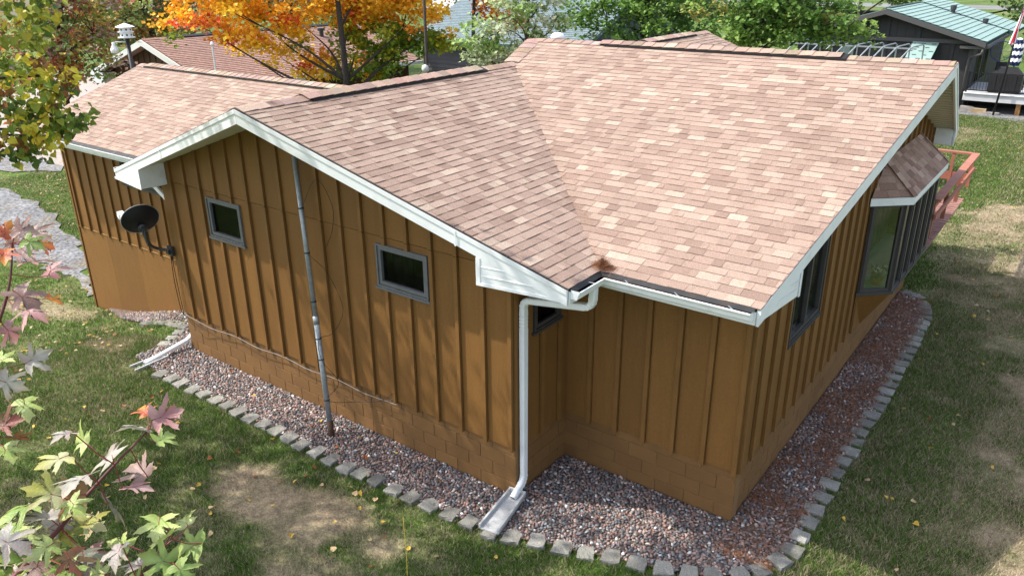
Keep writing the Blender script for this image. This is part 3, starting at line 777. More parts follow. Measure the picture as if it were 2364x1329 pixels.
# downspouts: rectangular tube with ribbed elbows
def downspout(path, wdt, dpt, ribs=True):
    P_ = [Vector(p) for p in path]; pts = [P_[0]]; elbow = [False]
    for i in range(1, len(P_) - 1):
        a, b, c = P_[i - 1], P_[i], P_[i + 1]; r = min(0.09, (a - b).length * 0.45, (c - b).length * 0.45)
        s0, s1 = b + (a - b).normalized() * r, b + (c - b).normalized() * r
        for k in range(9):
            t = k / 8; pts.append(s0 * (1 - t) ** 2 + b * 2 * t * (1 - t) + s1 * t * t); elbow.append(True)
    pts.append(P_[-1]); elbow.append(False)
    mb = MB(); vs = []; n = len(pts)
    u = None
    for i, p in enumerate(pts):
        t = (pts[min(i + 1, n - 1)] - pts[max(i - 1, 0)]).normalized()
        if u is None: u = Vector(wdt).normalized()
        u = (u - t * u.dot(t)).normalized(); q = t.cross(u)
        k = 1.0 + (0.10 if (elbow[i] and i % 2) else 0.0)
        a, b = Vector(wdt).length * k, dpt * k; ch = 0.012
        for x, y in ((-a, -b + ch), (-a + ch, -b), (a - ch, -b), (a, -b + ch), (a, b - ch), (a - ch, b), (-a + ch, b), (-a, b - ch)): vs.append(p + u * x + q * y)
    fs = [(i * 8 + k, i * 8 + (k + 1) % 8, (i + 1) * 8 + (k + 1) % 8, (i + 1) * 8 + k) for i in range(n - 1) for k in range(8)]
    fs.append(tuple(range(7, -1, -1)))
    mb.add(vs, fs)
    inn_ = [pts[-1] + (v - pts[-1]) * 0.9 - (pts[-1] - pts[-2]).normalized() * 0.02 for v in vs[-8:]]
    mb.add(inn_, [tuple(range(8))], 1)
    return mb.build('downspout', [M['whitemetal'], M['gutterin']], house)
downspout([(EXR + 0.06, -1.02, 2.40), (EXR + 0.05, -1.03, 2.16), (W + 0.06, -1.06, 2.03), (W + 0.055, -1.055, 1.75), (W + 0.055, -1.055, -0.50), (W + 0.06, -1.30, -0.64)], (0.0, 0.045, 0), 0.036)
downspout([(EXL - 0.07, -0.90, 2.42), (EXL - 0.06, -0.90, 2.26), (LX - 0.07, -0.98, 1.86), (LX - 0.06, -0.99, 1.6), (LX - 0.055, -1.02, -0.42), (LX - 0.06, -1.16, -0.56), (LX - 0.09, -2.02, -0.70)], (0.040, 0, 0), 0.03)

# windows
def window(plane, a, b, z0, z1, gl=None, fm='frame', back='screen', bars=(), depth=0.10, fw=0.048, proud=0.042):
    """plane: function (u,z,n)->point; rectangle a..b, z0..z1"""
    mb = MB()
    def ring(x0, x1, y0, y1, wd, n0, n1):
        for q in (((x0, y0), (x1, y0), (x1 - wd, y0 + wd), (x0 + wd, y0 + wd)), ((x1, y0), (x1, y1), (x1 - wd, y1 - wd), (x1 - wd, y0 + wd)), ((x1, y1), (x0, y1), (x0 + wd, y1 - wd), (x1 - wd, y1 - wd)), ((x0, y1), (x0, y0), (x0 + wd, y0 + wd), (x0 + wd, y1 - wd))):
            base = [plane(u, z, n0) for u, z in q]; d = plane(0, 0, n1) - plane(0, 0, n0); mb.prism(base, d)
    w0 = thing if False else None
    fr = MB()
    ring(a, b, z0, z1, 0.026, -0.06, proud)
    ring(a + 0.032, b - 0.032, z0 + 0.032, z1 - 0.032, fw, -0.06, proud - 0.014)
    mb.prism([plane(a - 0.03, z0 - 0.035, -0.0), plane(b + 0.03, z0 - 0.035, -0.0), plane(b + 0.03, z0 - 0.002, 0.0), plane(a - 0.03, z0 - 0.002, 0.0)], plane(0, 0, proud + 0.012) - plane(0, 0, 0))
    ed = []
    f = mb.build('window', M[fm], house)
    ins = 0.032 + fw
    for u in bars:
        bm_ = MB(); bm_.prism([plane(u - 0.03, z0 + ins, -0.05), plane(u + 0.03, z0 + ins, -0.05), plane(u + 0.03, z1 - ins, -0.05), plane(u - 0.03, z1 - ins, -0.05)], plane(0, 0, proud - 0.016) - plane(0, 0, -0.05)); bm_.build('mullion', M[fm], f)
    xs = [a + ins] + [v for u in bars for v in (u - 0.031, u + 0.031)] + [b - ins]
    for k in range(0, len(xs), 2):
        g = MB(); g.prism([plane(xs[k] - 0.002, z0 + ins - 0.002, -0.012), plane(xs[k + 1] + 0.002, z0 + ins - 0.002, -0.012), plane(xs[k + 1] + 0.002, z1 - ins + 0.002, -0.012), plane(xs[k] - 0.002, z1 - ins + 0.002, -0.012)], plane(0, 0, -0.018) - plane(0, 0, -0.012)); g.build('pane', M[gl or 'glass'], f)
    if back:
        g = MB(); n_ = 14; zz = (z0 + 0.01, z1 - 0.01)
        vs = []; 
        for i in range(n_ + 1):
            u = a + 0.02 + (b - a - 0.04) * i / n_
            dn = -0.10 + (0.012 * math.sin(i * 2.2) if back == 'curtain' else 0)
            vs += [plane(u, zz[0], dn), plane(u, zz[1], dn)]
        g.add(vs, [(2 * i, 2 * i + 2, 2 * i + 3, 2 * i + 1) for i in range(n_)]); g.build(back if back != 'screen' else 'insect_screen', M[back], f)
    return f
pg = lambda u, z, n: Vector((u, D - n, z)); pf = lambda u, z, n: Vector((u, -n, z)); pr = lambda u, z, n: Vector((n, u, z)); prw = lambda u, z, n: Vector((W + n, u, z))
window(pg, *WIN1, None, back='screen')
window(pg, *WIN2, None, back='curtain')
window(prw, *WINR, None, fm='bronze', back='screen', fw=0.045)
window(pf, *WINL, None, fm='bronze', back='screen', fw=0.04)
window(pr, RW[0], RW[1], RW[2], RW[3], 'bayglass', fm='bronze', back='screen', bars=(1.93,), fw=0.055, proud=0.05)

# bay window on the right wall
bay = MB()
Zs, Zh, XO = 0.72, 2.18, 0.46
corner = [(0.035, 4.80), (XO, 5.22), (XO, 7.92), (0.035, 8.34)]
def ext(pts, e):  # push outline out
    return [(pts[0][0], pts[0][1] - e * 1.1), (pts[1][0] + e, pts[1][1] - e * 0.45), (pts[2][0] + e, pts[2][1] + e * 0.45), (pts[3][0], pts[3][1] + e * 1.1)]
bay.prism([(x, y, Zs - 0.05) for x, y in ext(corner, 0.035)], (0, 0, 0.05)); bay.prism([(x, y, Zh) for x, y in corner], (0, 0, 0.05))
for (x, y) in corner[1:3]: bay.box((x - 0.06, y - 0.05, Zs), (x + 0.01, y + 0.05, Zh))
bay.box((0.034, 4.80, Zs), (0.075, 4.87, Zh)); bay.box((0.034, 8.27, Zs), (0.075, 8.34, Zh))
bw = bay.build('bay_window', M['bronze'], house)
def bay_side(p, q, n, fwid=0.05):
    p, q = Vector((*p, 0)), Vector((*q, 0)); t = (q - p); L_ = t.length; t = t / L_; nn = Vector((t.y, -t.x, 0))
    pl = lambda u, z, o: p + t * u + nn * o + Z3 * z
    st = L_ / n
    for i in range(n):
        a, b = i * st + 0.045, (i + 1) * st - 0.045
        mb = MB()
        for q4 in (((a, Zs), (b, Zs), (b, Zs + fwid), (a, Zs + fwid)), ((a, Zh - fwid), (b, Zh - fwid), (b, Zh), (a, Zh)), ((a, Zs + fwid), (a + fwid, Zs + fwid), (a + fwid, Zh - fwid), (a, Zh - fwid)), ((b - fwid, Zs + fwid), (b, Zs + fwid), (b, Zh - fwid), (b - fwid, Zh - fwid))):
            mb.prism([pl(u, z, -0.035) for u, z in q4], nn * 0.045)
        mb.build('sash', M['bronze'], bw)
        g = MB(); g.prism([pl(a + fwid - 0.004, Zs + fwid - 0.004, -0.02), pl(b - fwid + 0.004, Zs + fwid - 0.004, -0.02), pl(b - fwid + 0.004, Zh - fwid + 0.004, -0.02), pl(a + fwid - 0.004, Zh - fwid + 0.004, -0.02)], nn * 0.006); g.build('pane', M['bayglass'], bw)
        if i: 
            m2 = MB(); u = i * st; m2.prism([pl(u - 0.04, Zs, -0.05), pl(u + 0.04, Zs, -0.05), pl(u + 0.04, Zh, -0.05), pl(u - 0.04, Zh, -0.05)], nn * 0.075); m2.build('mullion', M['bronze'], bw)
bay_side(corner[0], corner[1], 1); bay_side(corner[1], corner[2], 5, 0.035); bay_side(corner[2], corner[3], 1)
# apron under the bay, window seat, drapes
ap = MB()
ap.add([(x, y, Zs - 0.052) for x, y in corner] + [(0.018, 4.82, 0.02), (0.06, 5.3, -0.02), (0.06, 7.85, -0.02), (0.018, 8.32, 0.02)], [(0, 1, 5, 4), (1, 2, 6, 5), (2, 3, 7, 6), (4, 5, 6, 7)])
ap.build('apron', M['siding'], bw)
ap = MB(); ap.prism([(x - 0.05, y * 0.98 + 0.13, Zs + 0.002) for x, y in corner] + [(-0.5, 8.2, Zs + 0.002), (-0.5, 4.95, Zs + 0.002)], (0, 0, 0.012)); ap.build('window_seat', mat('seat_board', (0.30, 0.33, 0.30), 0.6), bw)
dr = MB(); vs = []
for i in range(61):
    y = 4.97 + 3.2 * i / 60; vs += [(-0.30 + 0.03 * math.sin(i * 1.9), y, Zs + 0.01), (-0.30 + 0.03 * math.sin(i * 1.9), y, Zh)]
dr.add(vs, [(2 * i, 2 * i + 2, 2 * i + 3, 2 * i + 1) for i in range(60)]); dr.build('drape', mat('bay_drape', (0.075, 0.072, 0.055), 0.9, 0.5, 5), bw)
# bay roof: hipped lean-to with brown shingles
ev = ext(corner, 0.10); ZE, ZT = 2.32, 2.80
e0, e1, e2, e3 = [Vector((x, y, ZE)) for x, y in ev]; t1, t2 = Vector((0.036, 5.30, ZT)), Vector((0.036, 7.84, ZT))
e0.x = e3.x = 0.036
bro = MB()
bro.add([e0, e1, e2, e3, t1, t2], [(0, 1, 4), (1, 2, 5, 4), (2, 3, 5)]); br_ = bro.build('bay_roof', M['felt'], bw)
PALB = [(0.25, 0.150, 0.115), (0.31, 0.195, 0.150), (0.36, 0.235, 0.182), (0.41, 0.28, 0.22), (0.47, 0.33, 0.26)]
BSH = []
for tri in ((e0, e1, t1), (e1, e2, t2, t1), (e2, e3, t2)):
    U_ = (tri[1] - tri[0]).normalized(); nn = U_.cross(tri[2] - tri[0]).normalized(); V2 = nn.cross(U_)
    shingles(br_, tri[0] + nn * 0.004, U_, V2, [((p - tri[0]).dot(U_), (p - tri[0]).dot(V2)) for p in tri], pal=PALB, collect=BSH)
bs = MB()
for k, (parent, vs, fs, tone, sc) in enumerate(BSH): bs.add(vs, fs, 0, tone)
o = bs.build('shingle_field', M['shingle'], bw, colour=True); o['kind'] = 'stuff'
hp = MB()
for (a, b) in ((e1, t1), (e2, t2)): 
    d = (b - a); s_ = d.cross(Z3).normalized()
    for i in range(5):
        p, q = a + d * (i / 5), a + d * ((i + 1) / 5 + 0.01); hp.prism([p - s_ * 0.07 + Z3 * 0.006, p + s_ * 0.07 + Z3 * 0.006, q + s_ * 0.07 + Z3 * 0.016, q - s_ * 0.07 + Z3 * 0.016], Z3 * 0.008, 0, random.choice(PALB))
hp.build('hip_cap', M['shingle'], bw, colour=True)
for a, b in ((e0, e1), (e1, e2), (e2, e3)):
    t = (b - a).normalized(); nn = Vector((t.y, -t.x, 0)); fm_ = MB()
    fm_.prism([a - Z3 * 0.008, b - Z3 * 0.008, b - Z3 * 0.13, a - Z3 * 0.13], nn * -0.02); fm_.build('fascia', M['white'], bw)
sf = MB(); sf.prism([(x, y, Zh + 0.012) for x, y in ev], (0, 0, 0.012)); sf.build('soffit', M['white'], bw)

# rear deck railing of painted wood
deck = MB(); 
dk = MB(); dk.box((0.02, 8.9, 0.43), (0.42, 12.55, 0.47)); 
deckp = thing('deck', 'red painted wooden deck with open railing behind the bay window', 'deck', (0.2, 10.6, -0.75))
for i in range(25):
    y = 8.08 + i * 0.18
    b_ = MB(); b_.box((-0.6, y, 0.52), (0.44, y + 0.15, 0.555)); b_.build('floor_board', M['deckfloor'], deckp)
def bar(name, a, b, wx, wz, m, p):
    a, b = Vector(a), Vector(b); t = (b - a).normalized(); s_ = t.cross(Z3)
    if s_.length < 0.01: s_ = X3
    s_.normalize(); u = s_.cross(t)
    mb = MB(); mb.obox((a + b) / 2, t * ((b - a).length / 2), s_ * wx, u * wz); return mb.build(name, M[m], p)
bar('top_rail', (0.49, 7.95, 1.60), (0.49, 12.62, 1.60), 0.075, 0.02, 'deckwood', deckp)
bar('top_rail', (-0.6, 12.58, 1.60), (0.41, 12.58, 1.60), 0.06, 0.02, 'deckwood', deckp)
bar('lower_rail', (0.515, 7.95, 1.27), (0.515, 12.58, 1.27), 0.02, 0.05, 'deckwood', deckp); bar('apron_board', (0.475, 7.95, 1.49), (0.475, 12.5, 1.49), 0.018, 0.04, 'deckwood', deckp)
bar('lower_rail', (-0.6, 12.56, 1.05), (0.46, 12.56, 1.05), 0.02, 0.09, 'deckwood', deckp)
for y in (8.05, 9.5, 11.0, 12.5): bar('post', (0.45, y, 0.85), (0.45, y, 1.575), 0.035, 0.035, 'deckwood', deckp)
bar('post', (0.05, 12.56, 0.4), (0.05, 12.56, 1.575), 0.03, 0.03, 'deckwood', deckp)
for y in (9.6, 12.2): bar('footing_post', (-0.4, y, -0.9), (-0.4, y, 0.5), 0.05, 0.05, 'deckwood', deckp)

# roof vent with white cap behind the main ridge
cv = MB(); cv.lathe((-6.62, 6.0, 3.84), [(0.07, 0), (0.07, 0.45)], 14); vs_ = cv.build('roof_vent', M['rust'], house)
cv = MB(); cv.lathe((-6.62, 6.0, 4.27), [(0.0, 0.115), (0.07, 0.108), (0.125, 0.075), (0.148, 0.03), (0.14, 0.0), (0.0, 0.0)], 18); cv.build('cap', M['whitepaint'], vs_, smooth=True)

# ------------------------------------------------------------------ things on and beside the house
def splash(name, label, p, q, wa, wb, z):
    p, q = Vector((*p, z)), Vector((*q, z - 0.05)); t = (q - p).normalized(); s_ = Vector((-t.y, t.x, 0))
    r = thing(name, label, 'splash block', p, None)
    mb = MB(); mb.prism([p - s_ * wa, p + s_ * wa, q + s_ * wb, q - s_ * wb], Z3 * 0.02)
    mb.build('tray', M['concrete'], r)
    for sg in (-1, 1):
        k = MB(); k.prism([p + s_ * sg * wa, p + s_ * sg * (wa - 0.025), q + s_ * sg * (wb - 0.025), q + s_ * sg * wb], Z3 * 0.07); k.build('side_wall', M['concrete'], r)
    k = MB(); k.prism([p - s_ * wa, p + s_ * wa, p + s_ * wa + t * 0.02, p - s_ * wa + t * 0.02], Z3 * 0.08); k.build('end_wall', M['concrete'], r)
    k = MB()
    for i in range(1, 9):
        c = p + (q - p) * (i / 9); wd = (wa + (wb - wa) * i / 9) - 0.03
        k.prism([c - s_ * wd + Z3 * 0.021, c + s_ * wd + Z3 * 0.021, c + s_ * wd + t * 0.012 + Z3 * 0.021, c - s_ * wd + t * 0.012 + Z3 * 0.021], Z3 * 0.004)
    k.build('rib', M['concrete'], r)
    return r
splash('splash_block', 'pale grey splash block under the downspout at the inner corner', (-2.40, -1.17), (-2.29, -1.92), 0.12, 0.14, -0.66)
splash('splash_block', 'pale splash block under the white downspout end by the left lawn', (-9.78, -1.62), (-9.86, -2.22), 0.10, 0.12, -0.73)

# antenna mast
mast = thing('antenna_mast', 'tall galvanized antenna pole standing in the gravel against the gable wall', 'pole', (-5.49, -1.57, -0.74))
mp0, mp1 = Vector((-5.50, -1.59, -0.55)), Vector((-6.02, -1.29, 3.30))
mb = MB(); mb.tube([mp0, mp0 + (mp1 - mp0) * 0.42], 0.040, 12); mb.build('lower_tube', M['galv'], mast, smooth=True)
mb = MB(); mb.tube([mp0 + (mp1 - mp0) * 0.40, mp1], 0.034, 12); mb.build('upper_tube', M['galv'], mast, smooth=True)
mb = MB(); mb.tube([mp0 + (mp1 - mp0) * 0.395, mp0 + (mp1 - mp0) * 0.425], 0.044, 12); mb.build('collar', M['galv'], mast, smooth=True)
mb = MB(); mb.tube([mp0 - (mp1 - mp0) * 0.07, mp0 + (mp1 - mp0) * 0.015], 0.046, 12); mb.build('ground_sleeve', M['rust'], mast, smooth=True)
md = mp1 - mp0
for f in (0.10, 0.26, 0.34, 0.48, 0.66, 0.82):
    mb = MB(); mb.tube([mp0 + md * (f - 0.002), mp0 + md * (f + 0.002)], 0.0435, 10); mb.tube([mp0 + md * f + Vector((0.02, -0.02, 0)), mp0 + md * f + Vector((0.07, -0.04, 0.012))], 0.003, 5); mb.build('tie', M['cable'], mast)
def curve_pts(ctrl, n=10):
    c = [Vector(p) for p in ctrl]; c = [c[0] * 2 - c[1]] + c + [c[-1] * 2 - c[-2]]; out = []
    for i in range(1, len(c) - 2):
        for k in range(n):
            t = k / n; p0, p1, p2, p3 = c[i - 1:i + 3]
            out.append(0.5 * ((2 * p1) + (p2 - p0) * t + (2 * p0 - 5 * p1 + 4 * p2 - p3) * t * t + (3 * p1 - p0 - 3 * p2 + p3) * t ** 3))
    out.append(c[-2]); return out
mb = MB(); mb.tube(curve_pts([mp0 + md * 0.82 + Vector((0.03, -0.02, 0)), (-5.68, -1.24, 3.02), (-5.42, -1.23, 2.72), (-5.46, -1.22, 2.38), (-5.62, -1.22, 2.08)]), 0.0038, 5); mb.build('cable', M['cable'], mast)
mb = MB(); mb.tube(curve_pts([mp0 + md * 0.66 + Vector((0.03, -0.02, 0)), (-5.62, -1.26, 1.70), (-5.36, -1.26, 1.22), (-5.55, -1.33, 0.82), mp0 + md * 0.34 + Vector((0.03, -0.02, 0)), mp0 + md * 0.26 + Vector((0.035, -0.02, 0)), (-5.42, -1.42, 0.10), mp0 + md * 0.10 + Vector((0.035, -0.01, 0)), (-5.1, -1.27, -0.18), (-4.75, -1.24, -0.06), (-4.55, -1.23, 0.10), (-4.53, -1.20, 0.14)]), 0.0038, 5); mb.build('cable', M['cable'], mast)
# cable sagging along the siding foot
cb = MB(); cp = [(LX + 0.03, D - 0.02, -0.03)]
for i in range(9): cp.append((-9.45 + i * 0.62, D - 0.045 - 0.01 * (i % 2), -0.035 - (0.03 if i % 2 else 0.0)))
cp += [(-4.6, D - 0.05, -0.04), (-4.5, D - 0.04, 0.10)]
cb.tube(curve_pts(cp, 6), 0.0055, 5); o = cb.build('cable', M['greycable']); tag(o, 'thin grey cable sagging along the bottom of the gable wall siding', 'cable')
cb = MB(); cb.tube(curve_pts([(LX + 0.06, D - 0.03, -0.05), (-9.35, D - 0.05, -0.20), (-9.0, D - 0.05, -0.12), (-8.7, D - 0.05, -0.06)], 8), 0.005, 5); o = cb.build('cable', M['cable']); tag(o, 'short black cable loop hanging at the left end of the block foundation', 'cable')

# satellite dish
dish = thing('satellite_dish', 'black backed satellite dish on a bent arm at the wall corner', 'satellite dish', (-9.76, D - 0.02, 1.15))
dc = Vector((-9.98, -1.50, 1.72)); dn = Vector((-0.87, 0.22, 0.27)).normalized()
du = dn.cross(Z3).normalized(); dv = du.cross(dn).normalized()
def dish_mesh(depth_sign, off):
    mb = MB(); vs = []; fs = []; n, m_ = 40, 7
    for i in range(m_ + 1):
        r = i / m_
        for k in range(n):
            an = 2 * math.pi * k / n
            vs.append(dc + du * math.cos(an) * r * 0.305 + dv * math.sin(an) * r * 0.265 + dn * (r * r * 0.075 + off))
    for i in range(m_):
        for k in range(n): fs.append((i * n + k, i * n + (k + 1) % n, (i + 1) * n + (k + 1) % n, (i + 1) * n + k))
    mb.add(vs, fs); return mb
dish_mesh(1, 0.0).build('reflector_back', M['dishback'], dish, smooth=True)
dish_mesh(1, 0.008).build('reflector_face', M['dishface'], dish, smooth=True)
mb = MB(); mb.tube([dc + du * math.cos(k * math.pi / 20) * 0.307 + dv * math.sin(k * math.pi / 20) * 0.267 + dn * 0.08 for k in range(41)], 0.007, 6); mb.build('rim', M['dishface'], dish, smooth=True)
bk = dc - dv * 0.13 - dn * 0.03
mb = MB(); mb.lathe(bk, [(0.075, 0.03), (0.085, 0.0), (0.05, -0.03), (0.0, -0.03)], 14, axis=dn); mb.obox(bk - dn * 0.06 - dv * 0.02, du * 0.035, dv * 0.075, dn * 0.035); mb.build('bracket', M['darkmetal'], dish)
arm = curve_pts([bk - dn * 0.07, bk - dn * 0.09 - Z3 * 0.12, bk - dn * 0.08 - Z3 * 0.26 + Vector((0.03, 0.04, 0)), Vector((-9.90, -1.36, 1.21)), Vector((-9.80, -1.25, 1.17)), Vector((-9.74, D - 0.02, 1.16))], 8)
mb = MB(); mb.tube(arm, 0.026, 10); mb.build('arm', M['darkmetal'], dish, smooth=True)
mb = MB(); mb.box((-9.80, D - 0.075, 1.08), (-9.66, D - 0.035, 1.25)); mb.box((-9.78, D - 0.12, 1.12), (-9.70, D - 0.075, 1.20)); mb.build('wall_mount', M['darkmetal'], dish)
lp = dc + dn * 0.28 - du * 0.24 - dv * 0.02
mb = MB(); mb.tube([bk - dv * 0.12, dc - dv * 0.30 + dn * 0.10, lp], 0.014, 8); mb.build('feed_arm', M['dishface'], dish)
mb = MB(); mb.obox(lp + dv * 0.03, du * 0.05, dv * 0.045, dn * 0.06); mb.lathe(lp + dv * 0.03, [(0.0, -0.10), (0.04, -0.09), (0.045, -0.05)], 12, axis=dn); mb.build('feed_horn', M['whitepaint'], dish)
mb = MB(); mb.tube(curve_pts([bk - dn * 0.05 - dv * 0.1, bk - dn * 0.16 - Z3 * 0.14, bk - dn * 0.10 - Z3 * 0.26, bk + dn * 0.02 - Z3 * 0.18, bk - dn * 0.06 - dv * 0.06], 8), 0.006, 5); mb.tube(curve_pts([(-9.75, D - 0.06, 1.10), (-9.80, D - 0.05, 0.6), (-9.76, D - 0.05, 0.1), (-9.70, D - 0.04, -0.05)], 8), 0.007, 5); mb.tube(curve_pts([(-9.72, D - 0.06, 1.10), (-9.72, D - 0.05, 0.5), (-9.68, D - 0.05, -0.02)], 8), 0.006, 5); mb.build('cable', M['cable'], dish)

# clump of pine needles in the gutter corner
nv, nf = [], []
r_ = random.Random(4)
for i in range(900):
    a = r_.random() * 6.28; r0 = abs(r_.gauss(0, 0.09)); c = Vector((EXR - 0.01 + math.cos(a) * r0 * 1.1 + 0.02, EY + 0.03 + math.sin(a) * r0 * 0.7, 2.545 + max(0, 0.10 - r0 * 0.9) * r_.random() + 0.012))
    d = Vector((r_.gauss(0, 1), r_.gauss(0, 1), r_.gauss(0, 0.5))).normalized() * r_.uniform(0.03, 0.06); s_ = d.cross(Vector((r_.random(), r_.random(), 1))).normalized() * 0.0022
    k = len(nv); nv += [c - d + s_, c - d - s_, c + d]; nf.append((k, k + 1, k + 2))
for i in range(260):   # strays along the valley and gutter
    t = r_.random() ** 1.7
    if i % 3: c = Vector((EXR - t * 2.6 + r_.gauss(0, 0.06), EY + t * 2.6 + r_.gauss(0, 0.06), 0)); c.z = max(zmain(c.y), 0) + 0.016 if c.x + c.y > -2.32 else zwing(c.x) + 0.016
    else: c = Vector((EXR + 0.1 + t * 1.5, EY - 0.06 + r_.gauss(0, 0.02), 2.485))
    a = r_.random() * 6.28; d = Vector((math.cos(a), math.sin(a), r_.gauss(0, 0.1))) * r_.uniform(0.03, 0.055); s_ = d.cross(Z3).normalized() * 0.002
    k = len(nv); nv += [c - d + s_, c - d - s_, c + d]; nf.append((k, k + 1, k + 2))
o = npmesh('pine_needle_clump', np.array([tuple(v) for v in nv]), np.array(nf), M['needles'])
tag(o, 'brown clump of dry pine needles in the gutter corner of the roof valley', 'debris', kind='stuff')

# needles and a few twigs caught on the shingles
nv, nf = [], []
def on_roof(x, y): return (zmain(y) if x + y > -2.32 else zwing(x)) + 0.014
for i in range(420):
    x, y = r_.uniform(-5.6, 0.2), r_.uniform(-0.7, 4.5)
    if i % 3 == 0: q = r_.random(); x, y = EXR - q * 4.4 + r_.gauss(0, 0.10), EY + q * 4.4 + r_.gauss(0, 0.10)
    if i % 7 == 0: x, y = r_.uniform(-5.9, -1.8), r_.uniform(-1.5, -0.5)
    if not (-6.0 < x < 0.25 and (y > EY or x < EXR)): continue
    c = Vector((x, y, on_roof(x, y))); a = r_.random() * 6.28; ln = r_.uniform(0.02, 0.055)
    for b_ in range(r_.choice((1, 1, 2, 3))):
        a2 = a + r_.gauss(0, 0.5); e1 = Vector((x + math.cos(a2) * ln, y + math.sin(a2) * ln, 0)); e2 = Vector((x - math.cos(a2) * ln, y - math.sin(a2) * ln, 0)); e1.z = on_roof(e1.x, e1.y) + 0.003; e2.z = on_roof(e2.x, e2.y) + 0.003
        s_ = Vector((-math.sin(a2), math.cos(a2), 0)) * 0.0022; k = len(nv); nv += [e1 + s_, e1 - s_, e2]; nf.append((k, k + 1, k + 2))
o = npmesh('roof_litter', np.array([tuple(v) for v in nv]), np.array(nf), mat('dry_needles', (0.34, 0.22, 0.12), 0.9, 0.3, 20))
tag(o, 'dry pine needles scattered thinly over the shingles of the main roof', 'needles', kind='stuff')
for (ax, ay, bx, by, f) in ((-6.08, -2.03, EXR, -1.45, 0.70), (-6.08, -2.03, EXL, -1.42, 0.55)):
    x, y = ax + (bx - ax) * f, ay + (by - ay) * f; m_ = MB(); d = Vector((bx - ax, by - ay, -0.3333 * abs(bx - ax))).normalized(); p = Vector((x, y - 0.046, zwing(x) - 0.013))
    m_.prism([p, p + d * 0.022, p + d * 0.022 - Z3 * (FD + 0.001), p - Z3 * (FD + 0.001)], (0, -0.004, 0)); m_.build('fascia_joint', M['white'], house)

# yellow marker wire in the lawn
mk = thing('marker_stake', 'thin yellow wire marker sticking up from the lawn in front', 'stake', (-2.62, -3.0, -0.75))
mb = MB(); mb.tube(curve_pts([(-2.60, -3.02, -0.78), (-2.61, -3.0, -0.45), (-2.64, -2.98, -0.05), (-2.66, -2.96, 0.02)], 6), 0.004, 6); mb.build('wire', M['yellow'], mk)

# flower pot in the bay
fp = thing('flower_pot', 'terracotta pot with white flowers inside the bay window', 'flower pot', (0.20, 5.32, Zs + 0.02))
mb = MB(); mb.lathe((0.20, 5.32, Zs + 0.016), [(0.07, 0), (0.09, 0.10), (0.10, 0.10), (0.10, 0.13), (0.08, 0.13), (0.0, 0.11)], 16); mb.build('pot', M['pot'], fp, smooth=True)
for k in range(7):
    mb = MB(); c = Vector((0.20 + r_.gauss(0, 0.05), 5.30 + r_.gauss(0, 0.06), Zs + 0.22 + r_.random() * 0.14))
    for j in range(9):
        an = j * 0.7; mb.add([c, c + Vector((math.cos(an) * 0.05, math.sin(an) * 0.05, 0.02)), c + Vector((math.cos(an + 0.6) * 0.05, math.sin(an + 0.6) * 0.05, -0.005))], [(0, 1, 2)])
    mb.build('bloom', M['flower'], fp)
mb = MB()
for k in range(60):
    c = Vector((0.20 + r_.gauss(0, 0.06), 5.32 + r_.gauss(0, 0.07), Zs + 0.12 + r_.random() * 0.2)); d = Vector((r_.gauss(0, 1), r_.gauss(0, 1), r_.gauss(0.3, 0.6))).normalized() * 0.07; s_ = d.cross(Z3).normalized() * 0.02
    mb.add([c - d, c + s_, c + d, c - s_], [(0, 1, 2, 3)], 0, (0.05, 0.12, 0.07))
mb.build('foliage', M['leaf'], fp, colour=True)

# ------------------------------------------------------------------ gravel bed, pebbles, edging stones
STONES = [(-9.26,-2.04),(-8.95,-2.02),(-8.70,-2.01),(-8.35,-2.02),(-8.07,-2.00),(-7.76,-1.99),(-7.46,-1.98),(-7.14,-2.01),(-6.84,-2.01),(-6.54,-1.99),(-6.24,-1.99),(-5.91,-2.01),(-5.63,-2.03),(-5.32,-2.00),(-5.01,-2.01),(-4.69,-2.02),(-4.43,-2.00),(-4.14,-1.98),(-3.82,-1.99),(-3.52,-1.97),(-3.21,-1.95),(-2.90,-1.93),(-2.60,-1.91),(-2.27,-1.89),(-2.01,-1.81),(-1.72,-1.70),(-1.42,-1.61),(-1.15,-1.52),(-0.87,-1.40),(-0.58,-1.33),(-0.30,-1.23),(-0.03,-1.12),(0.21,-1.00),(0.44,-0.79),(0.60,-0.60),(0.73,-0.34),(0.78,-0.06),(0.78,0.23),(0.78,0.55),(0.76,0.85),(0.76,1.17),(0.76,1.48),(0.75,1.80),(0.75,2.13),(0.77,2.43),(0.75,2.72),(0.75,3.01),(0.76,3.33),(0.77,3.62),(0.79,3.93),(0.79,4.21),(0.78,4.50),(0.77,4.80),(0.76,5.10),(0.76,5.41),(0.76,5.68),(0.76,5.98),(0.76,6.29),(0.76,6.59),(0.74,6.86),(0.73,7.12),(0.73,7.41),(0.73,7.69),(0.71,7.97),(0.66,8.24),(0.60,8.48),(0.53,8.72),(0.38,9.00),(0.17,9.08)]
STONES2 = [(-12.05,-0.75),(-11.87,-0.71),(-11.70,-0.68),(-11.50,-0.64),(-11.28,-0.62),(-11.05,-0.62),(-10.80,-0.68),(-10.58,-0.90),(-10.43,-1.13),(-10.29,-1.36)]
bedp = [(LX - 0.55, -1.95), *STONES, (0.0, 9.1), (-0.3, 9.1), (-0.3, 0.3), (W - 0.3, 0.3), (W - 0.3, D + 0.3), (LX - 0.55, D + 0.3)]
bed = sheet('gravel_bed', bedp, -0.722, M['gravelbase'], label='strip of river gravel round the foundation')
bedp2 = [(-15.6, 0.1), (-13.8, -0.42), (-12.2, -0.72), *STONES2, (-9.9, -1.5), (-9.6, -1.3), (-9.6, 0.1)]
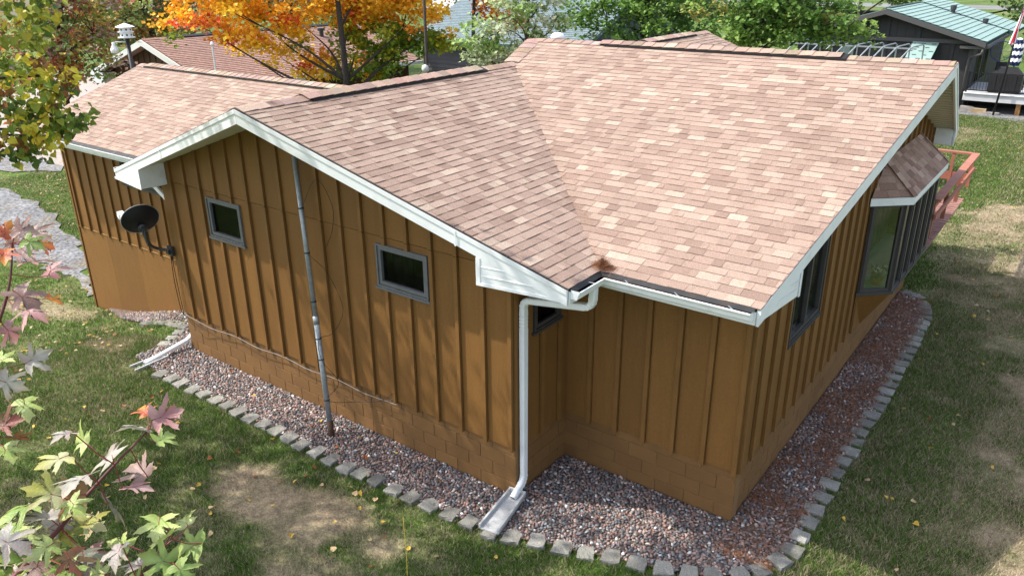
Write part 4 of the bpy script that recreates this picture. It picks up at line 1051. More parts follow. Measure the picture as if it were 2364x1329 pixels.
sheet('gravel_bed', bedp2, lambda x, y: float(gz(x, y)) + 0.03, M['gravelbase'], label='small gravel strip before the garage wall')

def in_poly(x, y, poly):
    r = np.zeros(len(x), bool); n = len(poly)
    for i in range(n):
        x0, y0 = poly[i]; x1, y1 = poly[(i + 1) % n]
        c = ((y0 > y) != (y1 > y)); 
        with np.errstate(divide='ignore', invalid='ignore'): r ^= c & (x < (x1 - x0) * (y - y0) / (y1 - y0 + 1e-12) + x0)
    return r
phi = (1 + 5 ** 0.5) / 2
ICO = np.array([(-1, phi, 0), (1, phi, 0), (-1, -phi, 0), (1, -phi, 0), (0, -1, phi), (0, 1, phi), (0, -1, -phi), (0, 1, -phi), (phi, 0, -1), (phi, 0, 1), (-phi, 0, -1), (-phi, 0, 1)]) / math.sqrt(1 + phi * phi)
ICF = np.array([(0, 11, 5), (0, 5, 1), (0, 1, 7), (0, 7, 10), (0, 10, 11), (1, 5, 9), (5, 11, 4), (11, 10, 2), (10, 7, 6), (7, 1, 8), (3, 9, 4), (3, 4, 2), (3, 2, 6), (3, 6, 8), (3, 8, 9), (4, 9, 5), (2, 4, 11), (6, 2, 10), (8, 6, 7), (9, 8, 1)])
def pebbles(name, poly, x0, x1, y0, y1, zf, label, pitch=0.040, excl=None):
    a = np.arange(x0, x1, pitch); b = np.arange(y0, y1, pitch * 0.87)
    A, B = np.meshgrid(a, b); A = A + (np.arange(len(b))[:, None] % 2) * pitch / 2
    x = A.ravel() + RNG.normal(0, pitch * 0.22, A.size); y = B.ravel() + RNG.normal(0, pitch * 0.22, A.size)
    k = in_poly(x, y, poly)
    if excl is not None: k &= ~excl(x, y)
    x, y = x[k], y[k]; k = ~near_stone(x, y, 0.10)
    keep = fbm(x, y, 1.7) + RNG.random(len(x)) * 0.5 > 0.36
    x, y = x[k & keep], y[k & keep]; n = len(x)
    s = RNG.uniform(0.015, 0.028, n); e = RNG.uniform(0.75, 1.35, n); an = RNG.uniform(0, 6.28, n); tl = RNG.normal(0, 0.35, (n, 2))
    P = ICO[None] * (1 + RNG.normal(0, 0.10, (n, 12, 1)))
    P = P * np.stack([s * e, s / e, s * RNG.uniform(0.5, 0.8, n)], 1)[:, None, :]
    P[..., 2] += P[..., 0] * tl[:, :1] + P[..., 1] * tl[:, 1:]
    c, sn = np.cos(an)[:, None], np.sin(an)[:, None]
    X = P[..., 0] * c - P[..., 1] * sn + x[:, None]; Y = P[..., 0] * sn + P[..., 1] * c + y[:, None]
    Z = P[..., 2] + zf(x, y)[:, None] + RNG.uniform(0.002, 0.016, n)[:, None]
    pal = np.array([(0.10, 0.085, 0.085), (0.15, 0.125, 0.12), (0.075, 0.07, 0.075), (0.17, 0.10, 0.085), (0.22, 0.15, 0.13), (0.13, 0.14, 0.15), (0.27, 0.22, 0.19), (0.60, 0.57, 0.53)])
    ci = RNG.choice(len(pal), n, p=[0.18, 0.19, 0.13, 0.16, 0.12, 0.11, 0.075, 0.035])
    C = np.repeat((pal[ci] * RNG.uniform(1.1, 1.9, (n, 1))).clip(0, 0.62), 12, 0)
    F = (np.arange(n)[:, None, None] * 12 + ICF[None]).reshape(-1, 3)
    o = npmesh(name, np.stack([X, Y, Z], -1).reshape(-1, 3), F, M['pebble'], C, smooth=False)
    return tag(o, label, 'gravel', kind='stuff')
def near_stone(x, y, r=0.085):
    m = np.zeros(len(x), bool)
    for a, b in STONES + STONES2: m |= (x - a) ** 2 + (y - b) ** 2 < r * r
    return m
inside_house = lambda x, y: ((x > LX) & (x < W) & (y > D - 0.005) & (y < 11.2)) | ((x >= W) & (x < 0.005) & (y > -0.005) & (y < 9.5))
def wl_dist(x, y): return np.where(x < W, D - y, np.where(x < 0, np.minimum(-y, 9), 9))
pebbles('river_pebbles', bedp, -10.4, 0.9, -2.1, 9.2, lambda x, y: np.full(len(x), -0.722), 'mixed brown and grey river pebbles filling the foundation bed', 0.042, inside_house)
pebbles('river_pebbles', bedp2, -15.6, -9.5, -1.6, 0.0, lambda x, y: gz(x, y) + 0.03, 'pale pebbles in the small bed before the garage wall', 0.05)

edging = thing('stone_edging', 'row of rough grey concrete edging blocks round the gravel bed', 'edging', (-5, -2, -0.75))
r_ = random.Random(21)
def edge_stone(x, y, t, z, sz=1.0):
    s_ = Vector((-t.y, t.x, 0)); mb = MB()
    L1, L2, W_ = 0.105 * sz * r_.uniform(0.9, 1.08), 0.088 * sz * r_.uniform(0.85, 1.1), 0.105 * sz * r_.uniform(0.9, 1.1)
    c = Vector((x, y, z)); rings = []
    an = r_.gauss(0, 0.08); t2 = t * math.cos(an) + s_ * math.sin(an); s2 = Vector((-t2.y, t2.x, 0))
    for (zz, k) in ((-0.08, 1.0), (0.012, 1.0), (0.026, 0.93)):
        ring = []
        base = [(-L1, -W_), (-L1 * 0.3, -W_ * 1.05), (L1 * 0.4, -W_ * 1.03), (L1, -W_), (L1 * 0.95, 0), (L2, W_), (0, W_ * 1.04), (-L2, W_), (-L1 * 0.96, 0)]
        for (a, b) in base:
            ring.append(c + t2 * (a * k + r_.gauss(0, 0.006)) + s2 * (b * k + r_.gauss(0, 0.006)) + Z3 * (zz + r_.gauss(0, 0.005)))
        rings.append(ring)
    n = 9; vs = [v for rg in rings for v in rg] + [c + Z3 * (0.030 + r_.gauss(0, 0.006))]
    fs = [(i * n + k, i * n + (k + 1) % n, (i + 1) * n + (k + 1) % n, (i + 1) * n + k) for i in range(2) for k in range(n)] + [(2 * n + k, 2 * n + (k + 1) % n, 3 * n) for k in range(n)]
    mb.add(vs, fs); mb.build('stone', M['paver'], edging)
for lst, zf in ((STONES, lambda x, y: -0.724), (STONES2, lambda x, y: float(gz(x, y)) + 0.02)):
    for i, (x, y) in enumerate(lst):
        a, b = lst[max(0, i - 1)], lst[min(len(lst) - 1, i + 1)]
        t = Vector((b[0] - a[0], b[1] - a[1], 0)).normalized()
        edge_stone(x, y, t, zf(x, y) + r_.gauss(0, 0.006), 1.06 if lst is STONES else 0.95)

# pine needles caught in the gravel on the right side
n = 22000
x = RNG.uniform(0.02, 0.72, n); y = RNG.uniform(-0.6, 8.9, n); k = (RNG.random(n) < 0.25 + 0.75 * sstep(0.40, 0.56, fbm(x * 1.6, y, 1.4)) * (1 - 0.6 * x)); x, y = x[k], y[k]; n = len(x)
an = RNG.uniform(0, 6.28, n); ln = RNG.uniform(0.025, 0.055, n); z = -0.702 + RNG.uniform(0, 0.022, n)
dx, dy = np.cos(an) * ln, np.sin(an) * ln; wx, wy = -np.sin(an) * 0.0028, np.cos(an) * 0.0028
V = np.stack([np.stack([x - dx + wx, y - dy + wy, z], 1), np.stack([x - dx - wx, y - dy - wy, z], 1), np.stack([x + dx, y + dy, z + RNG.normal(0, 0.006, n)], 1)], 1).reshape(-1, 3)
o = npmesh('pine_needles', V, np.arange(3 * n).reshape(-1, 3), M['needles']); tag(o, 'rusty pine needles scattered over the right gravel strip', 'needles', kind='stuff')

# ------------------------------------------------------------------ grass blades
def grass(name, n, x0, x1, y0, y1, hmin, hmax, wid, label, inview=None, seed=1):
    x = RNG.uniform(x0, x1, n); y = RNG.uniform(y0, y1, n)
    ok = ~in_poly(x, y, bedp) & ~in_poly(x, y, bedp2) & ~inside_house(x, y) & ~((x > -15.8) & (x < LX) & (y > 0)) & ~in_poly(x, y, DRIVE) & ~in_poly(x, y, DRIVE2) & ~in_poly(x, y, APRON)
    if inview is not None: ok &= inview(x, y)
    x, y = x[ok], y[ok]; ok = ~near_stone(x, y); x, y = x[ok], y[ok]
    d = lawn_dry(x, y); keep = RNG.random(len(x)) < (1.0 - 0.72 * d); x, y, d = x[keep], y[keep], d[keep]; n = len(x)
    an = RNG.uniform(0, 6.28, n); h = RNG.uniform(hmin, hmax, n) * (1 - 0.5 * d) * (0.6 + 0.8 * fbm(x, y, 2.3)); ln = h * RNG.uniform(0.4, 1.3, n); la = RNG.uniform(0, 6.28, n)
    wx, wy = np.cos(an) * wid, np.sin(an) * wid; z = gz(x, y) - 0.012
    V = np.stack([np.stack([x - wx, y - wy, z], 1), np.stack([x + wx, y + wy, z], 1), np.stack([x + np.cos(la) * ln, y + np.sin(la) * ln, z + h + 0.01], 1)], 1).reshape(-1, 3)
    g = (G0 * 0.65 + (G1 * 1.55 - G0 * 0.65) * RNG.random((n, 1)) ** 1.3) * (0.7 + 0.6 * fbm(x + 60, y, 4.0)[:, None]); tn = T0 * 0.75 + (T1 * 1.45 - T0 * 0.75) * RNG.random((n, 1))
    dead = (RNG.random(n) < d * 0.85 + 0.20 + 0.14 * (x > 0.5))[:, None]
    C = np.repeat(np.where(dead, tn, g), 3, 0)
    o = npmesh(name, V, np.arange(3 * n).reshape(-1, 3), M['blade'], C)
    return tag(o, label, 'grass', kind='stuff')
grass('grass', 360000, -13, 0.9, -6.2, -1.2, 0.028, 0.072, 0.0046, 'short patchy grass of the lawn in front of the gable')
grass('grass', 280000, 0.6, 3.6, -2.0, 12.0, 0.028, 0.072, 0.0050, 'short patchy grass of the lawn along the right side', inview=lambda x, y: x < 1.2 + 0.16 * np.maximum(0, 14 - y) + 1.0)
grass('grass', 230000, -31, -9, -6.5, 6, 0.03, 0.075, 0.008, 'brighter grass of the lawn left of the house')
grass('grass', 240000, -3.5, 4.5, 8.8, 33, 0.035, 0.08, 0.010, 'dry and green grass of the far lawn toward the neighbour')
# tufts that grow between the edging blocks
tv, tc = [], []
for i, (x0, y0) in enumerate(STONES + STONES2):
    if r_.random() < 0.92:
        cx_, cy_ = x0 + r_.gauss(0.1, 0.10), y0 - 0.05 + r_.gauss(0, 0.08)
        if x0 > 0.5: cx_, cy_ = x0 + 0.05 + r_.gauss(0, 0.08), y0 + 0.15 + r_.gauss(0, 0.04)
        zb = float(gz(cx_, cy_)); g = (G0 + (G1 * 1.2 - G0) * r_.random())
        for k in range(r_.randint(60, 260)):
            x, y = cx_ + r_.gauss(0, 0.06), cy_ + r_.gauss(0, 0.06); a, l = r_.random() * 6.28, r_.random() * 6.28; h = r_.uniform(0.03, 0.085); q = r_.uniform(0.01, 0.06)
            tv += [(x - math.cos(a) * 0.003, y - math.sin(a) * 0.003, zb), (x + math.cos(a) * 0.003, y + math.sin(a) * 0.003, zb), (x + math.cos(l) * q, y + math.sin(l) * q, zb + h)]; tc += [g * r_.uniform(0.8, 1.2)] * 3
o = npmesh('grass_tufts', np.array(tv), np.arange(len(tv)).reshape(-1, 3), M['blade'], np.array(tc)); tag(o, 'grass tufts growing between the edging blocks', 'grass', kind='stuff')

# ------------------------------------------------------------------ leaves
HALF = [(0.05, 0.0), (0.16, -0.05), (0.30, -0.04), (0.40, 0.03), (0.55, 0.05), (0.42, 0.12), (0.40, 0.17), (0.26, 0.22), (0.19, 0.27), (0.31, 0.33), (0.36, 0.42), (0.50, 0.50), (0.66, 0.70), (0.52, 0.66), (0.47, 0.70), (0.36, 0.60), (0.26, 0.55), (0.12, 0.44), (0.15, 0.57), (0.27, 0.65), (0.22, 0.72), (0.27, 0.80), (0.14, 0.82), (0.09, 0.92)]
def maple_leaf(seed):
    r = random.Random(seed); out = [(0.0, 0.02)] + HALF + [(0.0, 1.06)] + [(-x, y) for x, y in reversed(HALF)]
    cx, cy = 0.0, 0.30; cur = r.uniform(0.05, 0.75); fold = r.uniform(-0.05, 0.55); tw = r.uniform(-0.4, 0.4); ph = r.random() * 6; side = r.uniform(0.85, 1.1)
    out = [(x * (side if x > 0 else 2 - side) * r.uniform(0.93, 1.07), y * r.uniform(0.97, 1.03)) for x, y in out]
    def zf(x, y):
        q = math.hypot(x - cx, y - cy); th = math.atan2(y - cy, x - cx)
        return abs(x) * fold - cur * q * q * 0.9 + tw * x * y + 0.06 * q * math.sin(5 * th + ph)
    n = len(out); vs = [(x, y, zf(x, y)) for x, y in out]
    ins = [(cx + (x - cx) * 0.5, cy + (y - cy) * 0.5) for x, y in out[::2]]; m = len(ins)
    vs += [(x, y, zf(x, y)) for x, y in ins] + [(cx, cy, -0.03)]
    fs = []
    for k in range(m):
        a = 2 * k; b = (2 * k + 1) % n; c = (2 * k + 2) % n; i0 = n + k; i1 = n + (k + 1) % m
        fs += [(a, b, i0)] if 2 * k + 1 < n else []
        if 2 * k + 1 < n: fs += [(b, c, i1), (b, i1, i0)]
        fs.append((i0, i1, n + m))
    return vs, fs
TW_A=[(1.147,-7.248,4.789),(1.143,-7.287,4.767),(1.141,-7.322,4.748),(1.140,-7.358,4.727),(1.141,-7.399,4.704),(1.144,-7.444,4.677),(1.146,-7.490,4.654),(1.151,-7.551,4.625),(1.166,-7.667,4.573)]
TW_B=[(0.634,-7.221,5.080),(0.646,-7.244,5.016),(0.655,-7.270,4.965),(0.661,-7.294,4.928),(0.680,-7.360,4.835),(0.721,-7.422,4.713),(0.788,-7.502,4.561),(0.901,-7.624,4.366)]
TW_C=[(1.258,-7.294,4.602),(1.254,-7.327,4.590),(1.261,-7.378,4.556),(1.281,-7.469,4.495)]
LV=[(1.133,-7.263,4.800,0.079,"s"),(1.131,-7.196,4.795,0.080,"p"),(1.094,-7.222,4.808,0.050,"o"),(1.107,-7.198,4.731,0.062,"g"),(1.105,-7.309,4.755,0.095,"s"),(1.033,-7.331,4.769,0.072,"l"),(1.197,-7.418,4.889,0.050,"s"),(1.119,-7.417,4.803,0.077,"y"),(1.107,-7.263,4.685,0.087,"u"),(1.173,-7.305,4.698,0.074,"p"),(1.121,-7.334,4.641,0.094,"d"),(1.222,-7.424,4.804,0.087,"s"),(1.155,-7.421,4.741,0.082,"b"),(1.179,-7.465,4.786,0.084,"y"),(1.135,-7.474,4.711,0.092,"s"),(1.107,-7.491,4.734,0.083,"g"),(1.242,-7.551,4.760,0.081,"s"),(1.219,-7.436,4.754,0.060,"l"),(1.295,-7.335,4.676,0.080,"l"),(1.201,-7.237,4.585,0.061,"l"),(1.254,-7.266,4.565,0.092,"g"),(1.330,-7.350,4.673,0.060,"l"),(1.174,-7.362,4.600,0.070,"l"),(1.305,-7.421,4.677,0.060,"s"),(1.239,-7.372,4.587,0.079,"s"),(1.348,-7.371,4.653,0.078,"g"),(1.405,-7.358,4.644,0.063,"g"),(1.151,-7.406,4.578,0.066,"p"),(1.260,-7.479,4.679,0.074,"r"),(1.227,-7.507,4.710,0.065,"l"),(1.036,-7.492,4.654,0.083,"g"),(1.103,-7.449,4.624,0.076,"l"),(1.224,-7.524,4.676,0.070,"u"),(1.072,-7.507,4.605,0.077,"g"),(1.226,-7.436,4.605,0.058,"l"),(1.243,-7.367,4.560,0.069,"l"),(1.269,-7.491,4.665,0.065,"g"),(1.082,-7.530,4.592,0.082,"g"),(1.109,-7.491,4.677,0.060,"l"),(1.103,-7.378,4.615,0.062,"b"),
(0.629,-7.233,4.793,0.104,"s"),(0.780,-7.346,4.821,0.099,"s"),(0.792,-7.335,4.761,0.091,"l"),(0.840,-7.389,4.765,0.094,"r"),(0.866,-7.414,4.717,0.088,"l"),(0.771,-7.240,5.142,0.082,"u"),(0.719,-7.197,5.112,0.079,"u"),(0.622,-7.217,5.084,0.071,"u"),(0.798,-7.240,5.121,0.070,"g"),(0.630,-7.152,5.057,0.071,"o"),(0.720,-7.210,5.055,0.113,"p"),(0.716,-7.232,5.072,0.079,"u"),(0.609,-7.141,4.993,0.085,"p"),(0.693,-7.244,4.965,0.130,"u"),(0.747,-7.256,4.954,0.102,"p"),(0.716,-7.196,4.950,0.058,"o"),(0.643,-7.274,4.877,0.090,"p"),(0.769,-7.290,5.100,0.076,"o"),(0.515,-7.183,5.081,0.074,"o"),(0.831,-7.361,4.903,0.065,"l"),(0.713,-7.338,4.654,0.072,"r")]
LC = {'s': ((0.40, 0.385, 0.34), (0.34, 0.29, 0.27)), 'p': ((0.42, 0.27, 0.27), (0.36, 0.16, 0.16)), 'o': ((0.55, 0.24, 0.04), (0.45, 0.10, 0.05)), 'g': ((0.20, 0.30, 0.07), (0.29, 0.38, 0.12)), 'l': ((0.42, 0.48, 0.20), (0.32, 0.41, 0.11)), 'y': ((0.33, 0.33, 0.06), (0.42, 0.42, 0.24)), 'u': ((0.34, 0.24, 0.22), (0.25, 0.15, 0.13)), 'd': ((0.14, 0.15, 0.11), (0.19, 0.15, 0.13)), 'b': ((0.23, 0.11, 0.045), (0.30, 0.23, 0.10)), 'r': ((0.16, 0.035, 0.03), (0.11, 0.07, 0.03))}  # silvery tones hold sun glare put into the leaf colour
maple = thing('maple_tree', 'young maple close to the viewer with green and pinkish leaves tinted with silvery sun glare', 'tree', (1.6, -9.6, -0.75))
mb = MB(); mb.tube(curve_pts([(1.6, -9.6, -0.9), (1.58, -9.5, 1.0), (1.5, -9.2, 2.6), (1.45, -8.8, 3.4)], 6), [0.075 - 0.05 * i / 18 for i in range(19)], 10); mb.build('trunk', M['barkgrey'], maple, smooth=True)
def twig(pts, root, r0, r1):
    p = curve_pts(list(pts) + [tuple(Vector(pts[-1]) * 0.5 + Vector(root) * 0.5 - Vector((0, 0, 0.05)))] + [root], 5); n = len(p)
    mb = MB(); mb.tube(p, [r0 + (r1 - r0) * (i / (n - 1)) for i in range(n)], 8); return mb.build('branch', M['twig'], maple, smooth=True)
ROOT = (1.45, -8.8, 3.4)
twigs = [(TW_A, twig(TW_A, ROOT, 0.0016, 0.0075)), (TW_B, twig(TW_B, ROOT, 0.0020, 0.008)), (TW_C, twig(TW_C, ROOT, 0.0014, 0.006))]
r_ = random.Random(12)
for q in range(18):
    b_ = r_.choice(TW_A[4:8]); LV.append((b_[0] + r_.gauss(0, 0.05), b_[1] + r_.gauss(-0.02, 0.05), b_[2] + r_.gauss(-0.05, 0.04), r_.uniform(0.06, 0.09), r_.choice('gglllsyudb')))
for i, (x, y, z, s, k) in enumerate(LV):
    P_ = Vector((x, y, z)); best = min(((Vector(q) - P_).length, Vector(q), o) for pts, o in twigs for q in pts)
    stem = best[1]; dirv = (P_ - stem)
    if dirv.length < 0.02: dirv = Vector((r_.gauss(0, 1), r_.gauss(0, 1), 0.2))
    tocam = (CAMPOS - P_).normalized()
    nrm = (tocam * r_.uniform(0.0, 0.75) + Z3 * r_.uniform(0.3, 0.9) + Vector((r_.gauss(-0.1, 0.40), r_.gauss(0, 0.40), r_.gauss(0, 0.2)))).normalized()
    yv = dirv.normalized() + Vector((r_.gauss(0, 0.35), r_.gauss(0, 0.35), r_.gauss(-0.15, 0.3))); yv = (yv - nrm * yv.dot(nrm)).normalized(); xv = yv.cross(nrm).normalized()
    vs, fs = maple_leaf(i); sc = s * (0.80 if x > 0.95 else 0.64); base = P_ - yv * sc * 0.45
    c1, c2 = LC[k]; mb = MB(); mix = []
    wv = [base + xv * (a * sc) + yv * (b * sc) + nrm * (c * sc) for a, b, c in vs]
    mb.add(wv, fs)
    ph = r_.random() * 6
    mb.c = []
    for a, b, c in vs:
        th = math.atan2(b - 0.30, a); q = math.hypot(a, b - 0.30); vein = 1.0 + 0.20 * math.cos(6.0 * (th - math.pi / 2)) * min(1, q * 2.2); t_ = 0.5 + 0.5 * math.sin(a * 3 + b * 4 + ph)
        edge = min(1.0, max(0.0, (q - 0.35) * 1.6)) * (0.6 if k in 'glsy' else 0.25)
        mb.c.append(tuple((c1[j] + (c2[j] - c1[j]) * t_) * vein * (1 - edge) + (0.30, 0.22, 0.06)[j] * edge for j in range(3)))
    mb.build('leaf', M['mleaf'], maple, colour=True, smooth=True)
    pt = MB(); mid = (base + stem) / 2 - Z3 * 0.006; pt.tube([stem, mid, base, base + yv * sc * 0.3 - nrm * 0.001], [0.0012, 0.0011, 0.001, 0.0006], 5); pt.build('petiole', M['petiole'], maple)

# ------------------------------------------------------------------ trees
QUAD = np.array([(-0.5, 0, 0), (0, -0.12, 0.10), (0.5, 0, -0.05), (0, 0.12, 0.10)])
def leaf_cloud(C, sizes, cols, aspect=1.0, up=0.6, rng=RNG):
    """one folded diamond leaf (two triangles) per centre"""
    n = len(C)
    nr = rng.normal(0, 1, (n, 3)); nr[:, 2] = np.abs(nr[:, 2]) + up; nr /= np.linalg.norm(nr, axis=1, keepdims=True)
    t = rng.normal(0, 1, (n, 3)); t -= nr * (t * nr).sum(1, keepdims=True); t /= np.linalg.norm(t, axis=1, keepdims=True)
    b = np.cross(nr, t); s = sizes[:, None]
    v0 = C - t * s * 0.5; v2 = C + t * s * 0.5; v1 = C + b * s * 0.42 * aspect + nr * s * 0.12 - t * s * 0.08; v3 = C - b * s * 0.42 * aspect + nr * s * 0.12 - t * s * 0.08
    V = np.stack([v0, v1, v2, v3], 1).reshape(-1, 3); k = np.arange(n)[:, None] * 4
    F = np.concatenate([k + np.array([[0, 1, 2]]), k + np.array([[0, 2, 3]])], 1).reshape(-1, 3)
    return V, F, np.repeat(cols, 4, 0)
def clusters(lobes, per, spread, rng):
    """cluster centres inside the lobes, more toward their skin"""
    out = []
    for (x, y, z, r) in lobes:
        n = max(3, int(per * r * r))
        d = rng.normal(0, 1, (n, 3)); d /= np.linalg.norm(d, axis=1, keepdims=True)
        rad_ = r * rng.uniform(0.15, 1.0, (n, 1)) ** 0.5
        out.append(np.array((x, y, z)) + d * rad_ * np.array((1, 1, 0.85)))
    return np.concatenate(out)
def tree(name, label, base, trunk_top, tr, lobes, nper, leaf, pal, group=None, per=9, spread=0.28, seed=1, bark='bark', limbs=10, up=0.6, colf=None, aspect=1.0, extra=None, cat='tree'):
    rng = np.random.default_rng(seed); rd = random.Random(seed)
    root = thing(name, label, cat, base, group)
    base, top = Vector(base), Vector(trunk_top)
    mb = MB(); mid = (base + top) / 2 + Vector((rd.gauss(0, tr), rd.gauss(0, tr), 0)); tp = curve_pts([base - Z3 * 0.2, base * 0.8 + mid * 0.2 + Z3 * 0.1, mid, top], 5)
    mb.tube(tp, [tr * (1.25 - 0.85 * i / (len(tp) - 1)) for i in range(len(tp))], 9); mb.build('trunk', M[bark], root, smooth=True)
    cl = clusters(lobes, per, spread, rng)
    order = rng.permutation(len(lobes))
    for q in order[:limbs]:
        x, y, z, r = lobes[q]; e = Vector((x, y, z)); ok_ = [p for p in tp[5:] if p.z < z - 0.55 * math.hypot(p.x - x, p.y - y)]
        s = max(ok_, key=lambda p: p.z) if ok_ else tp[min(7, len(tp) - 1)]
        m1 = s * 0.55 + e * 0.45 + Vector((rd.gauss(0, 0.12), rd.gauss(0, 0.12), rd.uniform(-0.02, 0.10) * (e - s).length))
        lb_ = MB(); lb_.tube(curve_pts([s, m1, e], 6), [tr * 0.36 * (1 - 0.86 * i / 12) for i in range(13)], 6)
        for k in range(4):
            cc = cl[rd.randrange(len(cl))]; cc = Vector(cc); 
            if (cc - e).length < r * 2.2: lb_.tube([e * 0.6 + m1 * 0.4, (e + cc) / 2 - Z3 * 0.05, cc], [tr * 0.13, tr * 0.09, tr * 0.04], 5)
        lb_.build('limb', M[bark], root, smooth=True)
    C = np.repeat(cl, nper, 0); C = C + rng.normal(0, 1, C.shape) * np.array((spread, spread, spread * 0.55))
    pal = np.array(pal); ci = rng.integers(0, len(pal), len(cl)) if colf is None else colf(cl, rng, len(pal))
    cols = pal[np.repeat(ci, nper)] * rng.uniform(0.72, 1.28, (len(C), 1))
    sz = leaf * rng.uniform(0.7, 1.3, len(C))
    V, F, Cc = leaf_cloud(C, sz, cols, aspect, up, rng)
    o = npmesh('crown', V, F, M['leaf'], Cc, root); o['kind'] = 'stuff'
    return root
ORANGE=[(-20.36,6.37,4.26,0.90),(-19.60,7.53,4.34,1.12),(-19.04,8.31,3.81,0.90),(-19.74,7.33,3.46,0.52),(-18.86,8.55,2.94,0.42),(-18.38,9.16,3.91,0.90),(-18.45,9.07,2.85,0.45),(-18.55,8.94,2.52,0.33),(-17.94,9.67,2.49,0.53),(-17.36,10.33,3.07,1.05),(-16.75,10.98,3.86,1.20),(-16.29,11.44,3.04,0.80),(-15.94,11.77,4.11,0.95),(-15.55,12.13,3.57,0.60),(-17.02,10.70,2.37,0.53),(-15.35,12.31,3.29,0.33),(-17.65,10.01,4.41,1.05),(-16.71,11.02,2.64,0.75),(-17.22,10.48,3.87,0.90),(-19.10,8.23,5.08,1.34),(-17.76,9.88,5.43,1.64),(-16.48,11.25,5.42,1.49),(-19.95,7.01,5.23,1.04),(-18.2,10.4,7.2,2.2),(-17.2,11.6,6.6,1.8),(-19.4,9.4,6.6,1.7),(-17.8,10.2,9.0,1.5)]
def orange_col(cl, rng, n):
    g = sstep(-18.2, -16.9, cl[:, 0]) * sstep(4.3, 3.2, cl[:, 2]) * 0.95 + rng.normal(0, 0.22, len(cl)); o = rng.random(len(cl))
    return np.where(g > 0.42, np.where(o < 0.7, 4, 5), np.where(o < 0.60, 0, np.where(o < 0.87, 1, np.where(o < 0.96, 2, 3))))
tree('orange_maple', 'large maple turned orange and yellow with green inner leaves behind the left roof', (-16.75, 9.05, -1.87), (-16.7, 9.1, 6.5), 0.15, ORANGE, 62, 0.145, [(0.93, 0.62, 0.05), (0.90, 0.50, 0.04), (0.86, 0.34, 0.045), (0.78, 0.13, 0.06), (0.22, 0.32, 0.035), (0.45, 0.44, 0.04)], per=16, spread=0.20, seed=3, limbs=20, colf=orange_col)
REDL=[(-25.09,3.76,3.99,1.33),(-24.60,4.85,3.94,1.49),(-24.89,4.22,2.91,1.17),(-24.45,5.16,3.13,1.16),(-24.22,5.63,3.91,1.00),(-24.64,4.77,2.19,0.67),(-25.19,3.51,2.69,1.00),(-23.77,6.49,4.28,0.63),(-24.60,4.84,5.11,1.49),(-25.6,3.2,1.5,0.9),(-25.0,4.4,6.2,1.2)]
tree('red_maple', 'maple with mottled red and green leaves at the far left behind the birdhouse', (-25.0, 4.6, -1.87), (-24.8, 4.7, 5.0), 0.16, REDL, 52, 0.15, [(0.48, 0.19, 0.13), (0.62, 0.22, 0.10), (0.22, 0.30, 0.07), (0.30, 0.34, 0.09), (0.46, 0.33, 0.29), (0.42, 0.34, 0.08), (0.16, 0.24, 0.07)], per=11, spread=0.24, seed=5, limbs=12)
DARKL=[(-37.2,13.1,3.4,1.7),(-36.6,14.2,3.8,1.7),(-37.0,13.5,2.4,1.2),(-36.0,15.3,2.9,1.3),(-38.0,12.2,3.2,1.6),(-36.2,14.8,5.6,2.0),(-34.8,17.6,3.2,1.2),(-37.2,13.2,6.4,2.0)]
tree('green_tree', 'dark green tree turning yellow beyond the brown garage gable', (-36.8, 13.9, -1.87), (-36.7, 13.9, 6), 0.25, DARKL, 40, 0.21, [(0.09, 0.13, 0.035), (0.13, 0.17, 0.04), (0.32, 0.25, 0.05), (0.42, 0.21, 0.06)], per=7, spread=0.35, seed=8)
SAPL=[(-11.23,9.25,3.94,0.50),(-11.42,9.10,3.61,0.45),(-10.86,9.54,4.15,0.45),(-10.59,9.74,3.60,0.62),(-11.06,9.39,3.32,0.52),(-11.33,9.16,3.21,0.36),(-10.02,10.15,4.26,0.55),(-9.83,10.28,3.87,0.50),(-10.40,9.88,3.14,0.31),(-10.77,9.61,4.59,0.55),(-10.21,10.02,4.80,0.61),(-10.12,10.09,3.76,0.43),(-9.55,10.47,4.47,0.50),(-10.4,10.0,2.5,0.6),(-10.3,10.1,5.6,0.9)]
SAPLB=[(-13.40,12.63,4.53,0.50),(-13.03,12.91,4.20,0.36),(-12.76,13.12,3.94,0.22),(-13.62,12.46,4.40,0.40),(-13.25,12.75,3.98,0.22),(-13.6,12.5,5.4,1.0),(-13.9,12.3,6.4,1.1)]
tree('orange_maple', 'smaller orange maple hanging over the grey house roof', (-13.9, 12.4, -0.9), (-13.9, 12.4, 6.2), 0.10, SAPLB, 40, 0.13, [(0.80, 0.44, 0.04), (0.78, 0.32, 0.035), (0.70, 0.20, 0.04)], per=26, spread=0.15, seed=19, limbs=7)
tree('young_tree', 'young tree with pale silvery green leaves before the grey house', (-10.28, 10.0, -0.75), (-10.2, 10.05, 5.6), 0.085, SAPL, 40, 0.125, [(0.42, 0.50, 0.28), (0.33, 0.45, 0.17), (0.52, 0.57, 0.40), (0.24, 0.38, 0.10)], per=26, spread=0.16, seed=9, limbs=12, bark='barkgrey')
GREEN1=[(-12.77,17.89,4.04,1.0),(-11.81,18.44,3.60,1.25),(-10.60,19.06,3.90,1.45),(-13.15,17.66,3.29,0.55),(-11.37,18.67,3.00,0.67),(-9.77,19.45,3.75,1.10),(-13.43,17.49,4.19,0.70),(-12.13,18.26,4.77,1.49),(-10.40,19.16,5.05,1.66),(-11.2,18.9,6.4,1.7),(-11.0,18.9,2.2,1.0)]
